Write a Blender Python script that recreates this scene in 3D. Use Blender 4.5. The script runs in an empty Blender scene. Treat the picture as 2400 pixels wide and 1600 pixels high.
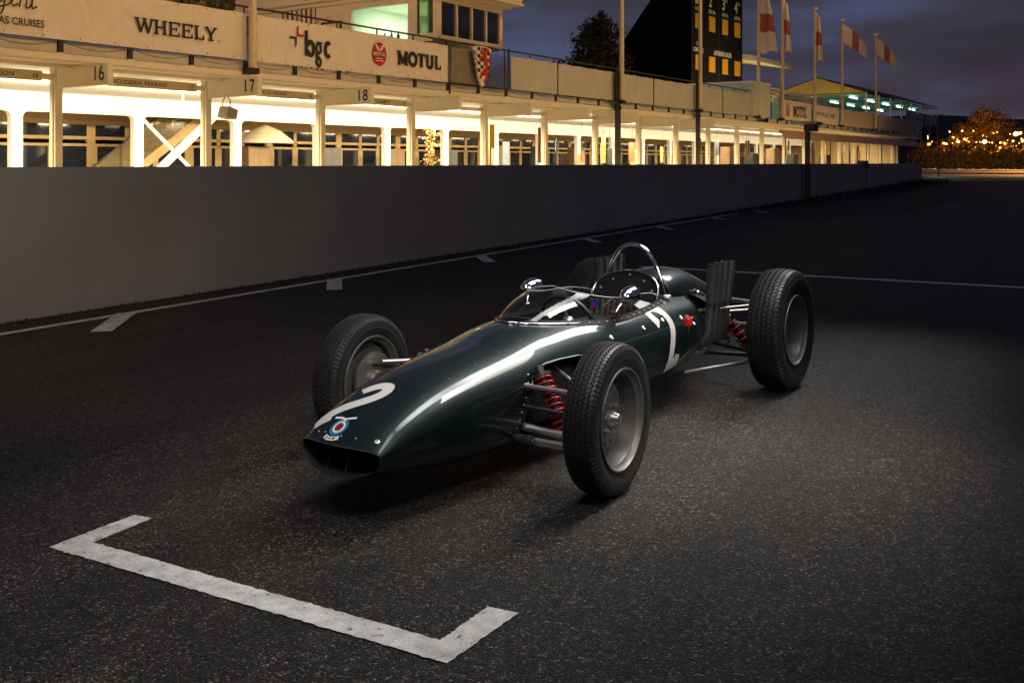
import bpy, bmesh, math, random
import numpy as np
from mathutils import Vector, Matrix
rad = math.radians
random.seed(7)
S = bpy.context.scene
COL = S.collection

# ------------------------------------------------------------------ camera
cam_d = bpy.data.cameras.new("camera"); cam = bpy.data.objects.new("camera", cam_d); COL.objects.link(cam)
cam.location = (0, 0, 1.37); cam.rotation_euler = (rad(90), 0, 0)
cam_d.sensor_width = 36; cam_d.lens = 34.56; cam_d.shift_y = -0.1743      # level camera, rising front dropped
cam_d.clip_start = 0.05; cam_d.clip_end = 8000
cam_d.dof.use_dof = True; cam_d.dof.focus_distance = 4.3; cam_d.dof.aperture_fstop = 13
S.camera = cam

# ------------------------------------------------------------------ night sky
SKY_GAIN = 0.05
W = bpy.data.worlds.new("World"); S.world = W; W.use_nodes = True
nt = W.node_tree; nt.nodes.clear()
def wn(t): return nt.nodes.new(t)
w_out = wn("ShaderNodeOutputWorld"); w_bg = wn("ShaderNodeBackground"); w_sky = wn("ShaderNodeTexSky")
w_sky.sky_type = 'NISHITA'; w_sky.sun_disc = False
w_sky.sun_elevation = rad(-3.5); w_sky.sun_rotation = rad(-35); w_sky.altitude = 50
w_tc = wn("ShaderNodeTexCoord"); w_map = wn("ShaderNodeMapping"); w_map.inputs["Scale"].default_value = (1.3, 1.3, 7.0)
w_map.inputs["Rotation"].default_value = (rad(4), rad(-5), 0)
w_no = wn("ShaderNodeTexNoise"); w_no.inputs["Scale"].default_value = 1.7; w_no.inputs["Detail"].default_value = 5; w_no.inputs["Roughness"].default_value = .5
w_ramp = wn("ShaderNodeValToRGB")
cr = w_ramp.color_ramp; cr.elements[0].position = .40; cr.elements[1].position = .66
cr.elements[0].color = (.0180, .0155, .0250, 1); cr.elements[1].color = (.045, .060, .128, 1)
e = cr.elements.new(.52); e.color = (.0265, .0240, .0410, 1)
w_mul = wn("ShaderNodeVectorMath"); w_mul.operation = 'SCALE'; w_mul.inputs["Scale"].default_value = .06
w_add = wn("ShaderNodeVectorMath"); w_add.operation = 'ADD'
L_ = nt.links.new
L_(w_tc.outputs["Generated"], w_map.inputs["Vector"]); L_(w_map.outputs["Vector"], w_no.inputs["Vector"])
L_(w_no.outputs["Fac"], w_ramp.inputs["Fac"]); L_(w_sky.outputs["Color"], w_mul.inputs[0])
L_(w_mul.outputs["Vector"], w_add.inputs[0]); L_(w_ramp.outputs["Color"], w_add.inputs[1])
L_(w_add.outputs["Vector"], w_bg.inputs["Color"]); w_bg.inputs["Strength"].default_value = 1.35
L_(w_bg.outputs["Background"], w_out.inputs["Surface"])

# ------------------------------------------------------------------ lights, added fills among them
def area(name, loc, target, sx, sy, power, col, spin=None, spread=180):
    d = bpy.data.lights.new(name, 'AREA'); d.shape = 'RECTANGLE'; d.size = sx; d.size_y = sy; d.energy = power; d.color = col; d.spread = rad(spread)
    o = bpy.data.objects.new(name, d); COL.objects.link(o); o.location = loc
    z = (Vector(loc) - Vector(target)).normalized()
    x = Vector(spin) if spin else Vector((1, 0, 0))
    x = (x - z * x.dot(z)).normalized(); y = z.cross(x)
    o.rotation_euler = Matrix((x, y, z)).transposed().to_euler()
    return o
def point(name, loc, power, col, r=.2):
    d = bpy.data.lights.new(name, 'POINT'); d.energy = power; d.color = col; d.shadow_soft_size = r
    o = bpy.data.objects.new(name, d); COL.objects.link(o); o.location = loc; return o
CAR_R = Vector((.5637, .826, 0)); CAR_L = Vector((.826, -.5637, 0)); CAR_O = Vector((-.177, 4.458, 0))
# the photographer's strip softbox whose long white streak shows on the car's shoulder, and a weaker boom softbox overhead
area("strip_softbox", (3.25, 8.09, 5.45), (-.12, 3.55, .4), 7.25, 1.5, 20, (1, .97, .93), spin=CAR_R, spread=28)
area("strip_softbox_middle", (1.33, 5.28, 5.45), (-.38, 4.0, .4), 4.2, 1.3, 11.0, (1, .97, .93), spin=CAR_R, spread=42)
area("strip_softbox_nose", (-1.0, 1.85, 5.45), (-.50, 3.80, .33), 5.2, 1.2, 10, (1, .97, .93), spin=CAR_R, spread=46)
area("kicker_softbox", (.25, 2.1, 2.5), (-.78, 4.9, .25), .8, .6, 5.0, (1, .93, .85), spin=CAR_R, spread=52)
area("boom_softbox", (1.75, 5.2, 3.0), (.98, 4.75, 0), 1.1, .8, 16, (1, .94, .86), spin=CAR_R, spread=66)
area("side_softbox", (2.1, 3.05, 1.75), (.85, 4.9, .25), .8, .6, 5.2, (1, .95, .88), spin=CAR_R, spread=56)
# added weak warm fill, no such lamp there, lifting the pit wall
area("wall_fill", (-5.2, 2.6, 1.7), (2.2, 20.0, .6), 1.0, .6, 44, (1, .81, .60), spread=75)

S.view_settings.view_transform = 'Standard'; S.view_settings.look = 'None'
S.view_settings.exposure = 0; S.view_settings.gamma = 1
S.render.engine = 'CYCLES'
S.cycles.use_denoising = True; S.cycles.max_bounces = 8; S.cycles.transparent_max_bounces = 16
S.cycles.sample_clamp_indirect = 4; S.cycles.caustics_reflective = False; S.cycles.caustics_refractive = False

# ------------------------------------------------------------------ materials
MATS = {}
def mat(name, base=(.5, .5, .5), rough=.6, metal=0, coat=0, coat_rough=.03, var=.12, vscale=4, bump=0, bscale=40, spec=.5, emit=None, estr=0, trans=0, ior=1.5, alpha=1, vmap=None):
    if name in MATS: return MATS[name]
    m = bpy.data.materials.new(name); m.use_nodes = True; n = m.node_tree; b = n.nodes["Principled BSDF"]
    b.inputs["Roughness"].default_value = rough; b.inputs["Metallic"].default_value = metal
    b.inputs["Coat Weight"].default_value = coat; b.inputs["Coat Roughness"].default_value = coat_rough
    b.inputs["Specular IOR Level"].default_value = spec; b.inputs["IOR"].default_value = ior
    b.inputs["Transmission Weight"].default_value = trans; b.inputs["Alpha"].default_value = alpha
    tc = n.nodes.new("ShaderNodeTexCoord"); no = n.nodes.new("ShaderNodeTexNoise")
    no.inputs["Scale"].default_value = vscale; no.inputs["Detail"].default_value = 6; no.inputs["Roughness"].default_value = .6
    if vmap:
        mp = n.nodes.new("ShaderNodeMapping"); mp.inputs["Scale"].default_value = vmap; n.links.new(tc.outputs["Object"], mp.inputs["Vector"]); n.links.new(mp.outputs["Vector"], no.inputs["Vector"])
    else: n.links.new(tc.outputs["Object"], no.inputs["Vector"])
    if var > 0:
        mr = n.nodes.new("ShaderNodeMapRange"); mr.inputs["From Min"].default_value = .3; mr.inputs["From Max"].default_value = .7
        mr.inputs["To Min"].default_value = 1 - var; mr.inputs["To Max"].default_value = 1 + var
        n.links.new(no.outputs["Fac"], mr.inputs["Value"])
        mx = n.nodes.new("ShaderNodeVectorMath"); mx.operation = 'SCALE'; mx.inputs[0].default_value = base
        n.links.new(mr.outputs["Result"], mx.inputs["Scale"]); n.links.new(mx.outputs["Vector"], b.inputs["Base Color"])
    else: b.inputs["Base Color"].default_value = (*base, 1)
    if bump > 0:
        n2 = n.nodes.new("ShaderNodeTexNoise"); n2.inputs["Scale"].default_value = bscale; n2.inputs["Detail"].default_value = 4
        n.links.new(tc.outputs["Object"], n2.inputs["Vector"])
        bp = n.nodes.new("ShaderNodeBump"); bp.inputs["Strength"].default_value = bump; bp.inputs["Distance"].default_value = .01
        n.links.new(n2.outputs["Fac"], bp.inputs["Height"]); n.links.new(bp.outputs["Normal"], b.inputs["Normal"])
    if emit:
        b.inputs["Emission Color"].default_value = (*emit, 1); b.inputs["Emission Strength"].default_value = estr
    MATS[name] = m; return m

def asphalt_mat(name, lo, hi, scale=115, paint=None):
    m = bpy.data.materials.new(name); m.use_nodes = True; n = m.node_tree; b = n.nodes["Principled BSDF"]; lk = n.links.new
    tc = n.nodes.new("ShaderNodeTexCoord")
    vo = n.nodes.new("ShaderNodeTexVoronoi"); vo.inputs["Scale"].default_value = scale; vo.inputs["Randomness"].default_value = 1
    v2 = n.nodes.new("ShaderNodeTexVoronoi"); v2.inputs["Scale"].default_value = scale * 2.3
    big = n.nodes.new("ShaderNodeTexNoise"); big.inputs["Scale"].default_value = .7; big.inputs["Detail"].default_value = 5
    mid = n.nodes.new("ShaderNodeTexNoise"); mid.inputs["Scale"].default_value = 14; mid.inputs["Detail"].default_value = 5
    for q in (vo, v2, big, mid): lk(tc.outputs["Object"], q.inputs["Vector"])
    sep = n.nodes.new("ShaderNodeSeparateColor"); lk(vo.outputs["Color"], sep.inputs["Color"])
    rp = n.nodes.new("ShaderNodeValToRGB"); rp.color_ramp.elements[0].position = .15; rp.color_ramp.elements[0].color = (*lo, 1)
    rp.color_ramp.elements[1].position = 1; rp.color_ramp.elements[1].color = (*hi, 1)
    e = rp.color_ramp.elements.new(.80); e.color = tuple(l * .74 + h * .26 for l, h in zip(lo, hi)) + (1,)
    lk(sep.outputs["Red"], rp.inputs["Fac"])
    mr = n.nodes.new("ShaderNodeMapRange"); mr.inputs["From Min"].default_value = .3; mr.inputs["From Max"].default_value = .7; mr.inputs["To Min"].default_value = .65; mr.inputs["To Max"].default_value = 1.3
    lk(big.outputs["Fac"], mr.inputs["Value"])
    m2 = n.nodes.new("ShaderNodeMapRange"); m2.inputs["From Min"].default_value = .3; m2.inputs["From Max"].default_value = .7; m2.inputs["To Min"].default_value = .75; m2.inputs["To Max"].default_value = 1.25
    lk(mid.outputs["Fac"], m2.inputs["Value"])
    pr = n.nodes.new("ShaderNodeMath"); pr.operation = 'MULTIPLY'; lk(mr.outputs["Result"], pr.inputs[0]); lk(m2.outputs["Result"], pr.inputs[1])
    rot = n.nodes.new("ShaderNodeMapping"); rot.inputs["Rotation"].default_value = (0, 0, rad(-61.5)); rot.inputs["Scale"].default_value = (1, 1, 1); lk(tc.outputs["Object"], rot.inputs["Vector"])
    sq = n.nodes.new("ShaderNodeMapping"); sq.inputs["Scale"].default_value = (.06, 2.1, 1); lk(rot.outputs["Vector"], sq.inputs["Vector"])
    tm = n.nodes.new("ShaderNodeTexNoise"); tm.inputs["Scale"].default_value = 1.0; tm.inputs["Detail"].default_value = 4; lk(sq.outputs["Vector"], tm.inputs["Vector"])
    m3 = n.nodes.new("ShaderNodeMapRange"); m3.inputs["From Min"].default_value = .36; m3.inputs["From Max"].default_value = .58; m3.inputs["To Min"].default_value = .62; m3.inputs["To Max"].default_value = 1.12; lk(tm.outputs["Fac"], m3.inputs["Value"])
    p3_ = n.nodes.new("ShaderNodeMath"); p3_.operation = 'MULTIPLY'; lk(pr.outputs["Value"], p3_.inputs[0]); lk(m3.outputs["Result"], p3_.inputs[1])
    sc = n.nodes.new("ShaderNodeVectorMath"); sc.operation = 'SCALE'; lk(rp.outputs["Color"], sc.inputs[0]); lk(p3_.outputs["Value"], sc.inputs["Scale"])
    ed = n.nodes.new("ShaderNodeTexVoronoi"); ed.feature = 'DISTANCE_TO_EDGE'; ed.inputs["Scale"].default_value = scale; lk(tc.outputs["Object"], ed.inputs["Vector"])
    gr = n.nodes.new("ShaderNodeMapRange"); gr.inputs["From Min"].default_value = .02; gr.inputs["From Max"].default_value = .15; lk(ed.outputs["Distance"], gr.inputs["Value"])
    bm_ = n.nodes.new("ShaderNodeMix"); bm_.data_type = 'RGBA'; bm_.inputs["A"].default_value = (.005, .005, .0048, 1); lk(gr.outputs["Result"], bm_.inputs["Factor"]); lk(sc.outputs["Vector"], bm_.inputs["B"])  # dark bitumen between stones, with their relief shade put into the colour
    col = bm_.outputs["Result"]
    if paint:
        # worn paint: chips and hairline cracks let the stone through
        cn = n.nodes.new("ShaderNodeTexNoise"); cn.inputs["Scale"].default_value = 30; cn.inputs["Detail"].default_value = 8; cn.inputs["Roughness"].default_value = .75
        lk(tc.outputs["Object"], cn.inputs["Vector"])
        ck = n.nodes.new("ShaderNodeTexVoronoi"); ck.feature = 'DISTANCE_TO_EDGE'; ck.inputs["Scale"].default_value = 9
        wv = n.nodes.new("ShaderNodeVectorMath"); wv.operation = 'ADD'; lk(tc.outputs["Object"], wv.inputs[0])
        cs = n.nodes.new("ShaderNodeVectorMath"); cs.operation = 'SCALE'; cs.inputs["Scale"].default_value = .12; lk(cn.outputs["Color"], cs.inputs[0]); lk(cs.outputs["Vector"], wv.inputs[1]); lk(wv.outputs["Vector"], ck.inputs["Vector"])
        r1 = n.nodes.new("ShaderNodeMapRange"); r1.inputs["From Min"].default_value = .585; r1.inputs["From Max"].default_value = .64; lk(cn.outputs["Fac"], r1.inputs["Value"])
        r2 = n.nodes.new("ShaderNodeMapRange"); r2.inputs["From Min"].default_value = .012; r2.inputs["From Max"].default_value = .004; r2.inputs["To Min"].default_value = 0; r2.inputs["To Max"].default_value = .55; lk(ck.outputs["Distance"], r2.inputs["Value"])
        mxm = n.nodes.new("ShaderNodeMath"); mxm.operation = 'MAXIMUM'; lk(r1.outputs["Result"], mxm.inputs[0]); lk(r2.outputs["Result"], mxm.inputs[1])
        pc = n.nodes.new("ShaderNodeVectorMath"); pc.operation = 'SCALE'; pc.inputs[0].default_value = paint; lk(m2.outputs["Result"], pc.inputs["Scale"])
        mix = n.nodes.new("ShaderNodeMix"); mix.data_type = 'RGBA'; lk(mxm.outputs["Value"], mix.inputs["Factor"]); lk(pc.outputs["Vector"], mix.inputs["A"]); lk(col, mix.inputs["B"])
        col = mix.outputs["Result"]
    lk(col, b.inputs["Base Color"])
    inv = n.nodes.new("ShaderNodeMath"); inv.operation = 'MULTIPLY_ADD'; inv.inputs[1].default_value = -1; inv.inputs[2].default_value = 1; lk(vo.outputs["Distance"], inv.inputs[0])
    i2 = n.nodes.new("ShaderNodeMath"); i2.operation = 'MULTIPLY_ADD'; i2.inputs[1].default_value = -.35; lk(v2.outputs["Distance"], i2.inputs[0]); lk(inv.outputs["Value"], i2.inputs[2])
    i3 = n.nodes.new("ShaderNodeMath"); i3.operation = 'MULTIPLY_ADD'; i3.inputs[1].default_value = .6; lk(sep.outputs["Green"], i3.inputs[0]); i4 = n.nodes.new("ShaderNodeMath"); i4.operation = 'MULTIPLY_ADD'; i4.inputs[1].default_value = 1.1; lk(gr.outputs["Result"], i4.inputs[0]); lk(i2.outputs["Value"], i4.inputs[2]); lk(i4.outputs["Value"], i3.inputs[2])
    bp = n.nodes.new("ShaderNodeBump"); bp.inputs["Strength"].default_value = .35 if paint else .9; bp.inputs["Distance"].default_value = .006
    lk(i3.outputs["Value"], bp.inputs["Height"]); lk(bp.outputs["Normal"], b.inputs["Normal"])
    b.inputs["Roughness"].default_value = .62
    b.inputs["Specular IOR Level"].default_value = .28
    return m

ASPHALT = asphalt_mat("asphalt", (.017, .0165, .0155), (.25, .220, .188), scale=118)
PAINTED = asphalt_mat("road_paint", (.03, .028, .026), (.10, .09, .08), paint=(.60, .585, .55))
PAINT_OLD = asphalt_mat("worn_road_paint", (.03, .028, .026), (.10, .09, .08), paint=(.62, .61, .58))
CREAM = lambda: mat("cream_paint", (.74, .67, .52), .5, var=.06, bump=.05)
WHITE = lambda: mat("white_paint", (.80, .80, .78), .55, var=.04)
GLASSDK = lambda: mat("dark_glass", (.012, .016, .028), .06, spec=.8, var=.3, vscale=1.5)
BLACK = lambda: mat("black_paint", (.012, .012, .012), .5)
CLOTH = lambda: mat("banner_cloth", (.70, .64, .54), .75, var=.05, vscale=3, bump=.25, bscale=5)
INK = lambda: mat("banner_ink", (.012, .014, .016), .6)
STEELDK = lambda: mat("dark_steel", (.035, .032, .03), .45, metal=.3)

def sheet_glass(name, tint=(1, 1, 1), gain=1.0, rough=.01):
    m = bpy.data.materials.new(name); m.use_nodes = True; n = m.node_tree; n.nodes.clear(); lk = n.links.new
    o = n.nodes.new("ShaderNodeOutputMaterial"); mx = n.nodes.new("ShaderNodeMixShader"); tr = n.nodes.new("ShaderNodeBsdfTransparent"); gl = n.nodes.new("ShaderNodeBsdfGlossy"); lw = n.nodes.new("ShaderNodeLayerWeight"); lw.inputs["Blend"].default_value = .5; pw = n.nodes.new("ShaderNodeMath"); pw.operation = 'POWER'; pw.inputs[1].default_value = 4.5
    tr.inputs["Color"].default_value = (*tint, 1); gl.inputs["Roughness"].default_value = rough; fr = n.nodes.new("ShaderNodeMath"); fr.operation = 'MULTIPLY_ADD'; fr.inputs[1].default_value = .92; fr.inputs[2].default_value = .06; lk(lw.outputs["Facing"], pw.inputs[0]); lk(pw.outputs["Value"], fr.inputs[0])
    ml = n.nodes.new("ShaderNodeMath"); ml.operation = 'MULTIPLY'; ml.inputs[1].default_value = gain; ml.use_clamp = True
    lk(fr.outputs["Value"], ml.inputs[0]); lk(ml.outputs["Value"], mx.inputs["Fac"]); lk(tr.outputs["BSDF"], mx.inputs[1]); lk(gl.outputs["BSDF"], mx.inputs[2]); lk(mx.outputs["Shader"], o.inputs["Surface"])
    MATS[name] = m; return m

# ------------------------------------------------------------------ mesh helpers
class MB:
    def __init__(s, xf=None): s.v = []; s.f = []; s.m = []; s.mi = 0; s.xf = xf
    def vert(s, p):
        s.v.append(tuple(s.xf(p)) if s.xf else tuple(p)); return len(s.v) - 1
    def face(s, idx): s.f.append(tuple(idx)); s.m.append(s.mi)
    def quad(s, *ps): s.face([s.vert(p) for p in ps])
    def box(s, a, b):
        x0, y0, z0 = a; x1, y1, z1 = b
        i = [s.vert(p) for p in ((x0,y0,z0),(x1,y0,z0),(x1,y1,z0),(x0,y1,z0),(x0,y0,z1),(x1,y0,z1),(x1,y1,z1),(x0,y1,z1))]
        for q in ((0,3,2,1),(4,5,6,7),(0,1,5,4),(1,2,6,5),(2,3,7,6),(3,0,4,7)): s.face([i[k] for k in q])
    def prism(s, poly, axis, lo, hi):
        def mk(p, h): return {0: (h, p[0], p[1]), 1: (p[0], h, p[1]), 2: (p[0], p[1], h)}[axis]
        a = [s.vert(mk(p, lo)) for p in poly]; b = [s.vert(mk(p, hi)) for p in poly]; n = len(poly)
        s.face(a[::-1]); s.face(b)
        for i in range(n): s.face((a[i], a[(i+1) % n], b[(i+1) % n], b[i]))
    def tube(s, pts, r, n=8, caps=True, closed=False):
        pts = [Vector(p) for p in pts]; N = len(pts); rings = []
        rr = r if hasattr(r, '__len__') else [r] * N
        up = None
        for i, p in enumerate(pts):
            if closed: t = (pts[(i+1) % N] - pts[i-1])
            else: t = pts[min(i+1, N-1)] - pts[max(i-1, 0)]
            t.normalize()
            if up is None: up = Vector((0, 0, 1)) if abs(t.z) < .9 else Vector((1, 0, 0))
            u = (up - t * up.dot(t)).normalized(); w = t.cross(u); up = u
            rings.append([s.vert(p + (u * math.cos(2*math.pi*k/n) + w * math.sin(2*math.pi*k/n)) * rr[i]) for k in range(n)])
        for i in range(N if closed else N-1):
            a, b = rings[i], rings[(i+1) % N]
            for k in range(n): s.face((a[k], a[(k+1) % n], b[(k+1) % n], b[k]))
        if caps and not closed: s.face(rings[0][::-1]); s.face(rings[-1])
    def lathe(s, c, ax, prof, n=32, closed=False, full=2*math.pi):
        c = Vector(c); ax = Vector(ax).normalized(); u = (Vector((0,0,1)) if abs(ax.z) < .9 else Vector((1,0,0))); u = (u - ax*u.dot(ax)).normalized(); w = ax.cross(u)
        rings = []
        for h, r in prof:
            if r < 1e-6: rings.append([s.vert(c + ax*h)] * n)
            else: rings.append([s.vert(c + ax*h + (u*math.cos(2*math.pi*k/n) + w*math.sin(2*math.pi*k/n))*r) for k in range(n)])
        M = len(rings)
        for i in range(M if closed else M-1):
            a, b = rings[i], rings[(i+1) % M]
            for k in range(n):
                q = [a[k], a[(k+1) % n], b[(k+1) % n], b[k]]; q = list(dict.fromkeys(q))
                if len(q) > 2: s.face(q)
    def grid(s, fn, nu, nv):
        idx = [[s.vert(fn(i/nu, j/nv)) for j in range(nv+1)] for i in range(nu+1)]
        for i in range(nu):
            for j in range(nv): s.face((idx[i][j], idx[i+1][j], idx[i+1][j+1], idx[i][j+1]))
    def sphere(s, c, r, n=12, sq=(1,1,1)):
        prof = [(-math.cos(math.pi*k/(n//2)), math.sin(math.pi*k/(n//2))) for k in range(n//2+1)]
        c = Vector(c); rings = []
        for h, q in prof:
            if q < 1e-6: rings.append([s.vert((c.x, c.y, c.z+h*r*sq[2]))]*n)
            else: rings.append([s.vert((c.x+q*r*sq[0]*math.cos(2*math.pi*k/n), c.y+q*r*sq[1]*math.sin(2*math.pi*k/n), c.z+h*r*sq[2])) for k in range(n)])
        for a, b in zip(rings, rings[1:]):
            for k in range(n):
                q = list(dict.fromkeys([a[k], a[(k+1)%n], b[(k+1)%n], b[k]]))
                if len(q) > 2: s.face(q)
    def build(s, name, mats, parent=None, smooth=None, recalc=True, bevel=0, kind=None, label=None):
        me = bpy.data.meshes.new(name); me.from_pydata(s.v, [], s.f)
        if not isinstance(mats, (list, tuple)): mats = [mats]
        for m in mats: me.materials.append(m)
        me.polygons.foreach_set("material_index", s.m)
        if recalc:
            bm = bmesh.new(); bm.from_mesh(me); bmesh.ops.recalc_face_normals(bm, faces=bm.faces); bm.to_mesh(me); bm.free()
        if smooth is not None:
            me.polygons.foreach_set("use_smooth", [True]*len(me.polygons))
            if smooth < 180: me.set_sharp_from_angle(angle=rad(smooth))
        me.update()
        o = bpy.data.objects.new(name, me); COL.objects.link(o)
        if parent is not None: o.parent = parent
        if bevel:
            bv = o.modifiers.new("bevel", 'BEVEL'); bv.width = bevel; bv.segments = 2; bv.limit_method = 'ANGLE'; bv.angle_limit = rad(40)
        if kind: o['kind'] = kind
        if label: o['label'] = label
        return o
def tag(o, label=None, cat=None, group=None, kind=None):
    if label: o['label'] = label
    if cat: o['category'] = cat
    if group: o['group'] = group
    if kind: o['kind'] = kind
    return o
def empty(name, loc=(0,0,0), rz=0, label=None, cat=None, group=None):
    o = bpy.data.objects.new(name, None); COL.objects.link(o); o.location = loc; o.rotation_euler = (0, 0, rz); o.empty_display_size = .2
    return tag(o, label, cat, group)
def copy_tree(o, parent=None):
    c = o.copy(); COL.objects.link(c)
    if parent is not None: c.parent = parent
    for ch in list(o.children): copy_tree(ch, c)
    return c

def text_polys(body, bold=0, shear=0):
    """flat triangles of a word in Blender's own font, scaled to the box 0..1 x 0..1"""
    cu = bpy.data.curves.new("t", 'FONT'); cu.body = body; cu.resolution_u = 3; cu.shear = shear; cu.offset = bold; cu.fill_mode = 'FRONT'
    o = bpy.data.objects.new("t", cu); COL.objects.link(o)
    dg = bpy.context.evaluated_depsgraph_get(); me = bpy.data.meshes.new_from_object(o.evaluated_get(dg))
    vs = [(v.co.x, v.co.y) for v in me.vertices]; fs = [tuple(p.vertices) for p in me.polygons]
    bpy.data.objects.remove(o); bpy.data.curves.remove(cu); bpy.data.meshes.remove(me)
    x0 = min(v[0] for v in vs); x1 = max(v[0] for v in vs); y0 = min(v[1] for v in vs); y1 = max(v[1] for v in vs)
    return [((x-x0)/(x1-x0), (y-y0)/(y1-y0)) for x, y in vs], fs
def put_text(mb, body, fn, bold=0, shear=0):
    vs, fs = text_polys(body, bold, shear); ids = [mb.vert(fn(*v)) for v in vs]
    for f in fs: mb.face([ids[k] for k in f])
def strip(mb, pts, w, fn):
    """ribbon along pts in a 2-D drawing, width w (or list), mapped to the surface by fn(x, y)"""
    n = len(pts); ww = w if hasattr(w, '__len__') else [w]*n; L = []; Rr = []
    for i, p in enumerate(pts):
        a = pts[max(i-1, 0)]; b = pts[min(i+1, n-1)]; dx, dy = b[0]-a[0], b[1]-a[1]; l = math.hypot(dx, dy) or 1
        nx, ny = -dy/l*ww[i]/2, dx/l*ww[i]/2
        L.append(mb.vert(fn(p[0]+nx, p[1]+ny))); Rr.append(mb.vert(fn(p[0]-nx, p[1]-ny)))
    for i in range(n-1): mb.face((L[i], Rr[i], Rr[i+1], L[i+1]))
def arcp(cx, cy, rx, ry, a0, a1, n=14):
    return [(cx+rx*math.cos(rad(a0+(a1-a0)*k/n)), cy+ry*math.sin(rad(a0+(a1-a0)*k/n))) for k in range(n+1)]
def smooth_path(ps, n=8):
    out = []
    for i in range(len(ps)-1):
        p0 = ps[max(i-1,0)]; p1 = ps[i]; p2 = ps[i+1]; p3 = ps[min(i+2,len(ps)-1)]
        for k in range(n):
            t = k/n
            out.append(tuple(.5*((2*p1[d])+(-p0[d]+p2[d])*t+(2*p0[d]-5*p1[d]+4*p2[d]-p3[d])*t*t+(-p0[d]+3*p1[d]-3*p2[d]+p3[d])*t**3) for d in range(len(p1))))
    out.append(tuple(ps[-1])); return out
# slab-serif letters as strokes on a unit box: (path, width)
def slab(ch, st=.15, sf=.11, sw=.34):
    def bar(x, y, w=sw): return ([(x-w/2, y), (x+w/2, y)], sf)
    lo, hi = sf/2, 1-sf/2
    if ch == 'W': return [([(.06,1),(.28,0)],st),([(.28,0),(.5,.9)],st*.8),([(.5,.9),(.72,0)],st),([(.72,0),(.94,1)],st*.8),bar(.06,hi,.26),bar(.94,hi,.26),bar(.5,hi,.24)]
    if ch == 'H': return [([(.2,0),(.2,1)],st),([(.8,0),(.8,1)],st),([(.2,.5),(.8,.5)],sf),bar(.2,lo),bar(.2,hi),bar(.8,lo),bar(.8,hi)]
    if ch == 'E': return [([(.22,0),(.22,1)],st),([(.05,lo),(.92,lo)],sf),([(.05,hi),(.92,hi)],sf),([(.22,.52),(.66,.52)],sf),([(.88,0),(.88,.3)],sf),([(.88,.72),(.88,1)],sf),([(.66,.38),(.66,.66)],sf)]
    if ch == 'L': return [([(.26,0),(.26,1)],st),bar(.26,hi,.44),([(.06,lo),(.94,lo)],sf),([(.9,0),(.9,.33)],sf)]
    if ch == 'Y': return [([(.1,1),(.5,.45)],st),([(.9,1),(.5,.45)],st*.85),([(.5,0),(.5,.5)],st),bar(.12,hi,.34),bar(.88,hi,.34),bar(.5,lo,.42)]
    if ch == 'M': return [([(.16,0),(.16,1)],st),([(.84,0),(.84,1)],st*1.25),([(.16,1),(.5,.12)],st*1.1),([(.5,.12),(.84,1)],st*.9),bar(.16,lo,.32),bar(.84,lo,.36),bar(.1,hi,.26),bar(.9,hi,.26)]
    if ch == 'O': return [(arcp(.5,.5,.5-st/2,.5-sf*.6,0,360,28),st*1.15)]
    if ch == 'T': return [([(.5,0),(.5,1)],st*1.3),([(.02,hi),(.98,hi)],sf),bar(.5,lo,.42),([(.05,.74),(.05,1)],sf),([(.95,.74),(.95,1)],sf)]
    if ch == 'U': return [([(.2,1),(.2,.32)]+arcp(.5,.32,.3,.27,180,360,12)+[(.8,1)],st*1.1),bar(.2,hi,.38),bar(.8,hi,.34)]
def put_slab(mb, word, fn, widths, gap=.16, k0=0, bold=1.0):
    tot = sum(widths) + gap*(len(word)-1); x = 0; k = k0
    for ch, w in zip(word, widths):
        for path, sw in slab(ch):
            k += 1
            _stroke(mb, path, sw*(bold if sw >= .118 else 1+(bold-1)*.4), x, w, tot, fn, k)
        x += w + gap
    return k
def _stroke(mb, path, sw, x, w, tot, fn, k):
    pts = [(x + px*w, py) for px, py in path]
    strip(mb, pts, sw, lambda u, v: fn(u/tot, v, k))

# ================================================================== the setting
def structure(o, label=None): o['kind'] = 'structure'; return tag(o, label)
m = MB(); m.quad((-3000,-3000,-.02),(3000,-3000,-.02),(3000,5000,-.02),(-3000,5000,-.02))
structure(m.build("ground", mat("dark_turf", (.02,.026,.012), .9, var=.3, vscale=.4)))
m = MB(); m.quad((-60,-25,0),(240,-25,0),(240,320,0),(-60,320,0))
structure(m.build("race_track", ASPHALT))
# hills along the horizon
m = MB()
hp = [(-900,45),(-500,60),(-100,58),(300,64),(650,78),(800,72),(950,70),(1030,80),(1200,88),(1500,80),(1900,60),(2400,30)]
hp = smooth_path(hp, 6); idx = []
for x, z in hp: idx.append([m.vert((x, 1500, -1)), m.vert((x*1.03, 1620, z*1.02)), m.vert((x*1.1, 1900, z*.8)), m.vert((x*1.1, 2300, -1))])
for a, b in zip(idx, idx[1:]):
    for k in range(3): m.face((a[k], b[k], b[k+1], a[k+1]))
structure(m.build("hills", mat("hill_turf", (.03,.03,.025), .95, var=.3, vscale=.01), smooth=180))

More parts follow.
